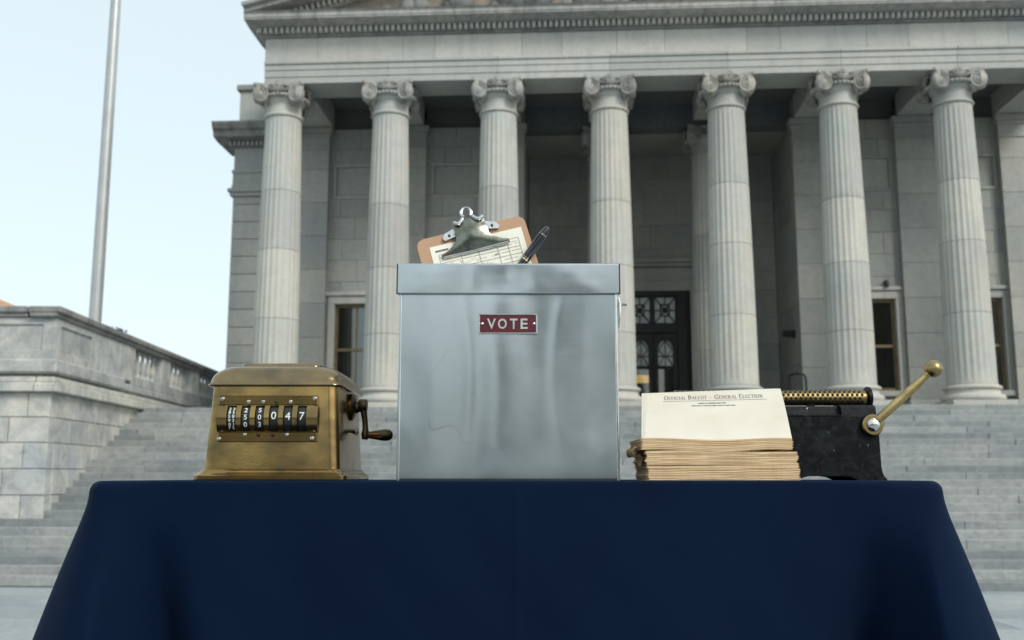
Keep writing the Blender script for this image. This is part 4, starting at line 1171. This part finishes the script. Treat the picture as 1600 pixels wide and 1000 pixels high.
# crank on the right side
ck_ = empty('crank', (0,0,0), 0, tc)
XR = CX_ + .1005; YC = 1.668
cpart(MB().lathe([(.021,-.003),(.0225,0),(.0225,.003),(.018,.006),(.011,.0085),(.0085,.013),(.0075,.02)], 28, T((XR,YC,1.9885)) @ AX_X), 'hub', M_BRASSDARK, ck_)
cpart(MB().lathe([(.0095,0),(.0108,.002),(.0108,.011),(.0095,.0135),(.004,.0145)], 20, T((XR+.013,YC,1.9915)) @ AX_X), 'arm_head', M_BRASSDARK, ck_)
cpart(MB().tube([(XR+.0195,YC,1.993),(XR+.021,YC,1.982),(XR+.0235,YC,1.966),(XR+.0245,YC,1.952),(XR+.0245,YC,1.944),(XR+.024,YC,1.935)], [.0075,.0070,.0058,.0062,.0085,.006], 14, flat=.8), 'arm', M_BRASSDARK, ck_)
cpart(MB().lathe([(.0055,0),(.0058,.006),(.0072,.014),(.0090,.024),(.0098,.032),(.0090,.039),(.0058,.0435),(.001,.045)], 20, T((XR+.0255,YC,1.9425)) @ AX_X), 'handle', M_BRASSDARK, ck_)
cpart(MB().tube([(XR-.004,1.60,1.946),(XR+.006,1.63,1.9475),(XR+.008,1.655,1.9475),(XR+.014,1.655,1.9475)], [.003,.003,.0045,.0045], 10), 'stop_bolt', M_BRASSDARK, tc)
cpart(MB().lathe([(.006,0),(.006,.003),(.003,.005)], 8, T((XR+.010,1.655,1.9475)) @ AX_X), 'bolt_head', M_CHROME, tc)

# ================================================================== BALLOT BUNDLES AND LEANING BALLOTS
M_EDGE = paper('aged_paper_edge', (.60,.455,.27), (.47,.335,.18))
def tan():
    t = NT('aged_ballot_stock'); pos = t.coord(False); rv = t.random()
    c = t.mix(rv, (.74,.575,.37), (.62,.455,.265)); c = t.mix(t.math('MULTIPLY', t.ramp(t.noise(pos, 60, 4), [(.4,0),(.7,1)]), .35), c, (.52,.36,.20))
    return t.set(Base_Color=c, Roughness=.9)
M_TAN = tan()
def sheet_mesh(w, d, th, wave, ragged):
    nx, ny = 26, 6; ph = random.uniform(0, 6)
    top = []
    for j in range(ny):
        for i in range(nx):
            s, t = i/(nx-1), j/(ny-1)
            x = w*s + (random.uniform(-1,1)*ragged if i in (0, nx-1) else 0)
            y = d*t + (.0004*math.sin(s*9+ph) + random.uniform(-1,1)*.0001 if j == 0 else 0)
            top.append((x, y, wave(s, t)))
    m = MB(); n = nx*ny
    vs = [(x,y,z+th) for x,y,z in top] + top
    fs = []
    for j in range(ny-1):
        for i in range(nx-1):
            a = j*nx+i; fs.append((a,a+1,a+nx+1,a+nx)); fs.append((n+a+nx,n+a+nx+1,n+a+1,n+a))
    for i in range(nx-1):
        fs.append((n+i,n+i+1,i+1,i)); b = (ny-1)*nx+i; fs.append((b,b+1,n+b+1,n+b))
    for j in range(ny-1):
        a = j*nx; fs.append((a,a+nx,n+a+nx,n+a)); b = j*nx+nx-1; fs.append((n+b,n+b+nx,b+nx,b))
    return m.add(vs, fs).mesh('sheet', M_TAN, False)
BY = 1.500
specs = [(.2020,.2245,TZ,34,.00062,lambda s,t: 0, 'lowest bundle of tan ballot paper in the stack', .003),
         (.2000,.2250,TZ+.0218,34,.00061,lambda s,t: .0010*math.sin(s*5+.5)*(1-t), 'middle bundle of tan ballot paper in the stack', .003),
         (.1935,.2240,TZ+.0434,28,.00060,lambda s,t: (.0008 - .0020*math.sin(math.pi*min(1,s*1.02))**2 + .0005*math.sin(s*9))*(1-t)+.0010, 'topmost wavy bundle of tan ballot paper under the cream ballots', .0015)]
wrapmesh = None
for bi, (x0, w, z0, n, th, wave, lab, rag) in enumerate(specs):
    b = empty('ballot_bundle', (x0, BY, z0)); tag(b, lab, 'paper bundle', 'bundles of ballot paper')
    var = [sheet_mesh(w, .147, th, wave, .0012) for _ in range(4)]
    z = 0
    for k in range(n):
        gap = random.choice((0,0,0,0,.0002))
        drift = rag*math.sin(k*.35+bi)
        obj('sheet', var[k % 4], b, (drift*.4 + random.uniform(-.0013,.0013), random.choice((0,0,0,.0009))*random.random() + random.uniform(-.0002,.0002) + (.0016 if k in (0,) else 0), z))
        z += th + gap*.7
# torn kraft wrapper curling off the left of the topmost bundle
M_KRAFT = paper('kraft_wrapper', (.46,.31,.165), (.34,.22,.115))
wr = empty('torn_wrapper', (.1935, 1.52, TZ+.040)); tag(wr, 'torn brown kraft wrapper curling off the left end of the stack', 'paper wrapper')
def wrap(u, v):
    a = R(100 + 250*u); r = .0075 - .0028*u + .0009*math.sin(v*7); 
    return (-.004 + r*math.cos(a)*.8 - .002, -.016 + .10*v, .002 + r*math.sin(a)*1.05 - .006*(1-v)*(u > .5)*.3)
MB().grid(wrap, 22, 14).build('curl', M_KRAFT, wr)
def wrap2(u, v): return (.0015 - .0025*u + .0012*math.sin(v*6+u*3), -.012 + .05*v + .01*u, -.003 - .016*u*(1-.5*v))
MB().grid(wrap2, 10, 10).build('flap', M_KRAFT, wr)

# leaning ballots: lower edge on the stack, upper edge on the roller of the machine
def lean(dx, dy, dz, skew):
    BLc, BRc = Vector((.1985+dx, 1.5035+dy, 1.9315+dz)), Vector((.4185+dx, 1.5025+dy, 1.9300+dz))
    TLc, TRc = Vector((.2217+dx+skew, 1.6425+dy, 2.0095+dz)), Vector((.4420+dx+skew, 1.6425+dy, 2.0175+dz))
    nrm = (BRc-BLc).cross(TLc-BLc).normalized()
    def f(s, t, lift=0.0):
        p = BLc.lerp(BRc, s).lerp(TLc.lerp(TRc, s), t)
        return p + nrm*(.0035*math.sin(math.pi*t)*(1-.3*s) + lift - .0022*math.sin(math.pi*s)*(1-t)**2)
    return f
defs = [((0,0,0,0), 'cream ballot headed OFFICIAL BALLOT leaning on top of the paper stack', 'printed'),
        ((-.0022,.0012,.0002,-.0015), 'cream ballot sheet just behind the printed leaning ballot', ''),
        ((-.0045,.0026,.0003,-.0035), 'rearmost of the leaning cream sheets, showing at the left edge', '')]
def serif(ch):
    """thick and thin strokes on a 0..w by 0..1 cell: list of (x0,y0,x1,y1,halfwidth); returns width"""
    TK, TN = .085, .035
    def ser(x, y, l=.13): return (x-l, y, x+l, y, TN)
    def arc(cx, cy, rx, ry, a0, a1, n=12):
        out = []
        for k in range(n):
            A, B = R(a0+(a1-a0)*k/n), R(a0+(a1-a0)*(k+1)/n); mid = (A+B)/2
            out.append((cx+rx*math.cos(A), cy+ry*math.sin(A), cx+rx*math.cos(B), cy+ry*math.sin(B), TN+(TK-TN)*abs(math.cos(mid))))
        return out
    s = {'I': (.3, [(.15,0,.15,1,TK), ser(.15,.02), ser(.15,.98)]),
         'L': (.62, [(.15,0,.15,1,TK), ser(.15,.98), (.02,.02,.58,.02,TN), (.58,0,.58,.22,TN)]),
         'F': (.6, [(.15,0,.15,1,TK), ser(.15,.02), (.02,.98,.55,.98,TN), (.55,1,.55,.78,TN), (.15,.52,.42,.52,TN)]),
         'E': (.64, [(.15,0,.15,1,TK), (.02,.98,.57,.98,TN), (.57,1,.57,.78,TN), (.15,.52,.42,.52,TN), (.02,.02,.6,.02,TN), (.6,0,.6,.22,TN)]),
         'T': (.7, [(.35,0,.35,1,TK), ser(.35,.02), (.03,.98,.67,.98,TN), (.04,1,.04,.78,TN), (.66,1,.66,.78,TN)]),
         'A': (.8, [(.08,0,.4,1,TN), (.4,1,.72,0,TK), (.2,.36,.6,.36,TN), ser(.08,.02,.1), ser(.72,.02,.1)]),
         'N': (.82, [(.14,0,.14,1,TN), (.14,1,.68,0,TK), (.68,0,.68,1,TN), ser(.14,.02,.1), ser(.14,.98,.1), ser(.68,.98,.1)]),
         'O': (.86, arc(.43,.5,.36,.48,0,360,20)),
         'C': (.76, arc(.43,.5,.36,.48,45,315,16) + [(.68,.95,.68,.72,TN)]),
         'G': (.82, arc(.43,.5,.36,.48,45,320,16) + [(.7,.02,.7,.42,TK), ser(.7,.42,.11), (.68,.95,.68,.72,TN)]),
         'B': (.66, [(.15,0,.15,1,TK), (.02,.02,.35,.02,TN), (.02,.98,.33,.98,TN), (.15,.53,.33,.53,TN)] + arc(.33,.76,.22,.22,-90,90,8) + arc(.35,.275,.25,.255,-90,90,8)),
         'R': (.74, [(.15,0,.15,1,TK), ser(.15,.02), (.02,.98,.33,.98,TN), (.15,.5,.33,.5,TN), (.33,.5,.68,.02,TK)] + arc(.33,.74,.23,.24,-90,90,8)),
         '-': (1.0, [(.05,.42,.95,.42,TN)]), ' ': (.4, [])}
    return s[ch]
for k, (dd, lab, pr) in enumerate(defs):
    f = lean(*dd); o = empty('ballot_sheet', (.31, 1.57, 1.97)); tag(o, lab, 'ballot', 'ballots leaning on the stack')
    m = MB().grid(lambda s, t: f(s, t), 40, 30)
    l = o.location
    part(m, 'paper', M_PAPER, o, ang=80)
    if pr:
        WID, HEI = .2203, .160
        pm = MB()
        def stroke(x0, y0, x1, y1, hw_):       # metres on the sheet, origin lower left
            d = Vector((x1-x0, y1-y0)); 
            if d.length < 1e-7: return
            n_ = Vector((-d.y, d.x)).normalized()*hw_; e = d.normalized()*hw_*.3
            q = [(x0-e.x-n_.x, y0-e.y-n_.y), (x1+e.x-n_.x, y1+e.y-n_.y), (x1+e.x+n_.x, y1+e.y+n_.y), (x0-e.x+n_.x, y0-e.y+n_.y)]
            pm.add([f(a/WID, b/HEI, .0004) for a, b in q], [(0,1,2,3)])
        words = [('OFFICIAL',), ('BALLOT',), ('-',), ('GENERAL',), ('ELECTION',)]
        total = 0; H1, H0 = .0088, .0068
        items = []
        for wi, (wd,) in enumerate(words):
            for ci, ch in enumerate(wd):
                hgt = H1 if (ci == 0 and wd != '-') else H0
                wdt = serif(ch)[0]; items.append((total, hgt, ch)); total += hgt*(wdt + .12)
            total += H0*.45
        sc = .163/total; x_off = .0285; ybase = .1275; VS = 1.85
        for px_, hgt, ch in items:
            for (a, b, c, d, hw_) in serif(ch)[1]:
                stroke(x_off + px_*sc + a*hgt*sc, ybase + b*hgt*VS, x_off + px_*sc + c*hgt*sc, ybase + d*hgt*VS, hw_*hgt*(.8 if abs(a-c) < abs(b-d)*1.2 else 1.3))
        stroke(x_off-.002, ybase-.0060, x_off+.166, ybase-.0060, .00045)
        x = .084                                   # two small lines of fine print
        while x < .128:
            w_ = random.uniform(.001,.0026); hh = random.uniform(.001,.0024); stroke(x, ybase-.0160, x+w_, ybase-.0160, hh); x += w_+random.uniform(.0008,.0016)
        x = .072
        while x < .142:
            w_ = random.uniform(.001,.003); hh = random.uniform(.0007,.0016); stroke(x, ybase-.0250, x+w_, ybase-.0250, hh); x += w_+random.uniform(.0006,.0014)
        part(pm, 'printing', M_INK, o, smooth=False)

# ================================================================== BLACK HAND-LEVER MACHINE
def iron():
    t = NT('worn_black_enamel'); pos = t.coord(False)
    w = t.noise(pos, 42, 6, .68, 1.0); w2 = t.noise(pos, 130, 5, .7)
    c = t.mix(t.ramp(w, [(.45,0),(.62,1)]), (.0022,.0032,.0042), (.011,.015,.018))
    c = t.mix(t.ramp(w2, [(.60,0),(.68,1)]), c, (.040,.022,.015))
    ch = t.noise(t.mapping(pos, loc=(.3,.1,.2)), 75, 3, .6)
    c = t.mix(t.ramp(ch, [(.73,0),(.76,1)]), c, (.35,.36,.35))
    t.bump(t.mix(.5, w, w2), .3, .0012)
    return t.set(Base_Color=c, Roughness=t.math('ADD', t.math('MULTIPLY', w2, .35), .25), Specular_IOR_Level=.14)
M_IRON = iron()
M_HOLE = NT('punched_hole').set(Base_Color=(.004,.004,.004), Roughness=.9)
M_BRIGHTBRASS = brass('handled_brass', (.43,.335,.16), (.33,.25,.11), (.16,.12,.06), .16, False, 2)
M_DULLBRASS = brass('dull_brass', (.34,.255,.115), (.25,.185,.08), (.12,.09,.045), .24, False, 3)
mc = empty('lever_machine', (.42, 1.67, TZ)); tag(mc, 'black iron hand-lever office machine with perforated brass roller behind the ballots', 'office machine')
def mp(mb, name, mat, par=None, **kw):
    l = mc.location; mb.v = [(x-l.x, y-l.y, z-l.z) for x, y, z in mb.v]; return mb.build(name, mat, par or mc, **kw)
poly = [(.252,0),(.452,0),(.462,.0045),(.47,.0065),(.525,.0065),(.538,.005),(.547,.001),(.55,0),(.5945,0),(.5940,.0025),(.5900,.0065),(.5875,.013),(.5862,.022),(.5855,.06),(.585,.094),(.582,.1005),(.262,.1005),(.256,.02)]
hb = MB().prism([(x, TZ+z) for x, z in poly], -1.735, -1.602, FXZ)
mp(hb, 'body', M_IRON, ang=30)
# raised rear/top casting at the right
pr = [(.1005,1.604),(.115,1.606),(.1195,1.612),(.1205,1.622),(.1205,1.675),(.117,1.684),(.1005,1.688)]
tp = MB(); n = len(pr)
for x0, x1 in ((.528,.5835),):
    vs = [(x0,y,TZ+z) for z,y in pr] + [(x1,y,TZ+z) for z,y in pr]
    tp.add(vs, [tuple(range(n)), tuple(range(n,2*n))[::-1]] + [(i,n+i,n+(i+1)%n,(i+1)%n) for i in range(n)])
mp(tp, 'end_casting', M_IRON, ang=30)
mp(MB().cbox(.268,.530,1.6045,1.612,TZ+.1003,TZ+.1040,.001), 'front_rail', M_IRON)
# perforated black plate, tilted
A = Vector((.268,1.612,TZ+.1015)); up_ = Vector((0,.009,.0170)); 
pl = MB(); pl.add([A, A+Vector((.262,0,0)), A+Vector((.262,0,0))+up_, A+up_, A+Vector((0,.002,-.0015)), A+Vector((.262,.002,-.0015)), A+Vector((.262,.002,-.0015))+up_, A+up_+Vector((0,.002,-.0015))], [(0,1,2,3),(7,6,5,4),(3,2,6,7),(0,4,5,1),(1,5,6,2),(0,3,7,4)])
plate = mp(pl, 'perforated_plate', M_IRON, smooth=False)
hl = MB(); nn = Vector((0,-up_.z,up_.y)).normalized(); ux = Vector((1,0,0)); uy = up_.normalized()
def disc(m, c, r, ex, ey, nrm, n=10):
    vs = [c + nrm*.00025 + ex*math.cos(2*math.pi*i/n)*r + ey*math.sin(2*math.pi*i/n)*r for i in range(n)]
    m.add(vs, [tuple(range(n))])
for rw, t in enumerate((.28,.74)):
    for i in range(32):
        x = .006 + i*.0081 + (.004 if rw else 0)
        if x < .258: disc(hl, A + Vector((x,0,0)) + up_*t, .0024, ux, uy, nn)
hh = mp(hl, 'perforations', M_HOLE, plate, smooth=False, kind='stuff')
# roller
RY, RZ, RR = 1.6565, 2.0030, .0125
ro = mp(MB().lathe([(.004,.268),(RR-.001,.268),(RR,.269),(RR,.585),(RR-.001,.586),(.004,.586)], 40, T((0,RY,RZ)) @ AX_X), 'perforated_roller', M_DULLBRASS)
hl = MB()
for k, ang in enumerate((-62,-34,-8,20,48,76)):
    a = R(ang); nrm = Vector((0,-math.cos(a),math.sin(a))); ey = Vector((0,math.sin(a),math.cos(a)))
    for i in range(40):
        x = .273 + i*.0081 + (.00405 if k % 2 else 0)
        if x < .578: disc(hl, Vector((x,RY,RZ)) + nrm*RR, .0025, ux, ey, nrm)
mp(hl, 'perforations', M_HOLE, ro, smooth=False, kind='stuff')
for x0 in (.5862, .260):
    fk = 1.0 if x0 > .5 else .6
    mp(MB().lathe([(.003,0),(.0172*fk,0),(.0185*fk,.001),(.0185*fk,.006),(.0172*fk,.007),(.003,.007)], 36, T((x0,RY,RZ)) @ AX_X), 'flange', M_IRON)
    mp(MB().cbox(x0+.0008, x0+.0062, RY-.006, RY+.02, TZ+.10, RZ-.008, .0008), 'bracket', M_IRON)
mp(MB().cbox(.486,.497,1.640,1.652,TZ+.1003,RZ-RR+.001,.001), 'bracket', M_IRON)
# hub and lever
lv = empty('lever', (0,0,0), 0, mc)
HX, HZ, HY = .5735, 1.9555, 1.602
mp(MB().lathe([(.0178,0),(.0182,.002),(.0178,.0045),(.0165,.005)], 36, T((HX,HY,HZ)) @ AX_YN), 'hub_collar', M_IRON, lv)
mp(MB().lathe([(.0168,.004),(.0165,.0085),(.0150,.0098),(.0108,.0098),(.0104,.0085)], 36, T((HX,HY,HZ)) @ AX_YN), 'hub_ring', M_BRIGHTBRASS, lv)
mp(MB().lathe([(.0106,.008),(.0106,.0105),(.0095,.0128),(.007,.0143),(.003,.0150),(.0005,.0151)], 28, T((HX,HY,HZ)) @ AX_YN), 'bolt', M_CHROME, lv)
BXc, BZc = .6760, 2.0450
d = Vector((BXc-HX, 0, BZc-HZ)); L = d.length; d.normalize(); nn2 = Vector((-d.z,0,d.x))
arm = MB(); pts_ = []
lev = [(.011,.0060,.0045),(.02,.0068,.0048),(.05,.0072,.0048),(.085,.0072,.0048),(.103,.0066,.0045),(.114,.0054,.0042),(L-.012,.0050,.0045),(L-.008,.0066,.006)]
vs = []; n = 12
for (s, w_, th) in lev:
    for i in range(n):
        a = 2*math.pi*i/n; ca, sa = math.cos(a), math.sin(a)
        ca = math.copysign(abs(ca)**.6, ca); sa = math.copysign(abs(sa)**.6, sa)
        vs.append(Vector((HX, HY-.007, HZ)) + d*s + nn2*(w_*ca) + Vector((0, th*sa, 0)))
fs = [(j*n+i, j*n+(i+1)%n, (j+1)*n+(i+1)%n, (j+1)*n+i) for j in range(len(lev)-1) for i in range(n)] + [tuple(range(n))[::-1], tuple((len(lev)-1)*n+i for i in range(n))]
mp(arm.add(vs, fs), 'arm', M_BRIGHTBRASS, lv, ang=40)
mp(MB().sphere((BXc, HY-.007, BZc), .0142, 32, 20), 'ball_knob', M_BRIGHTBRASS, lv)
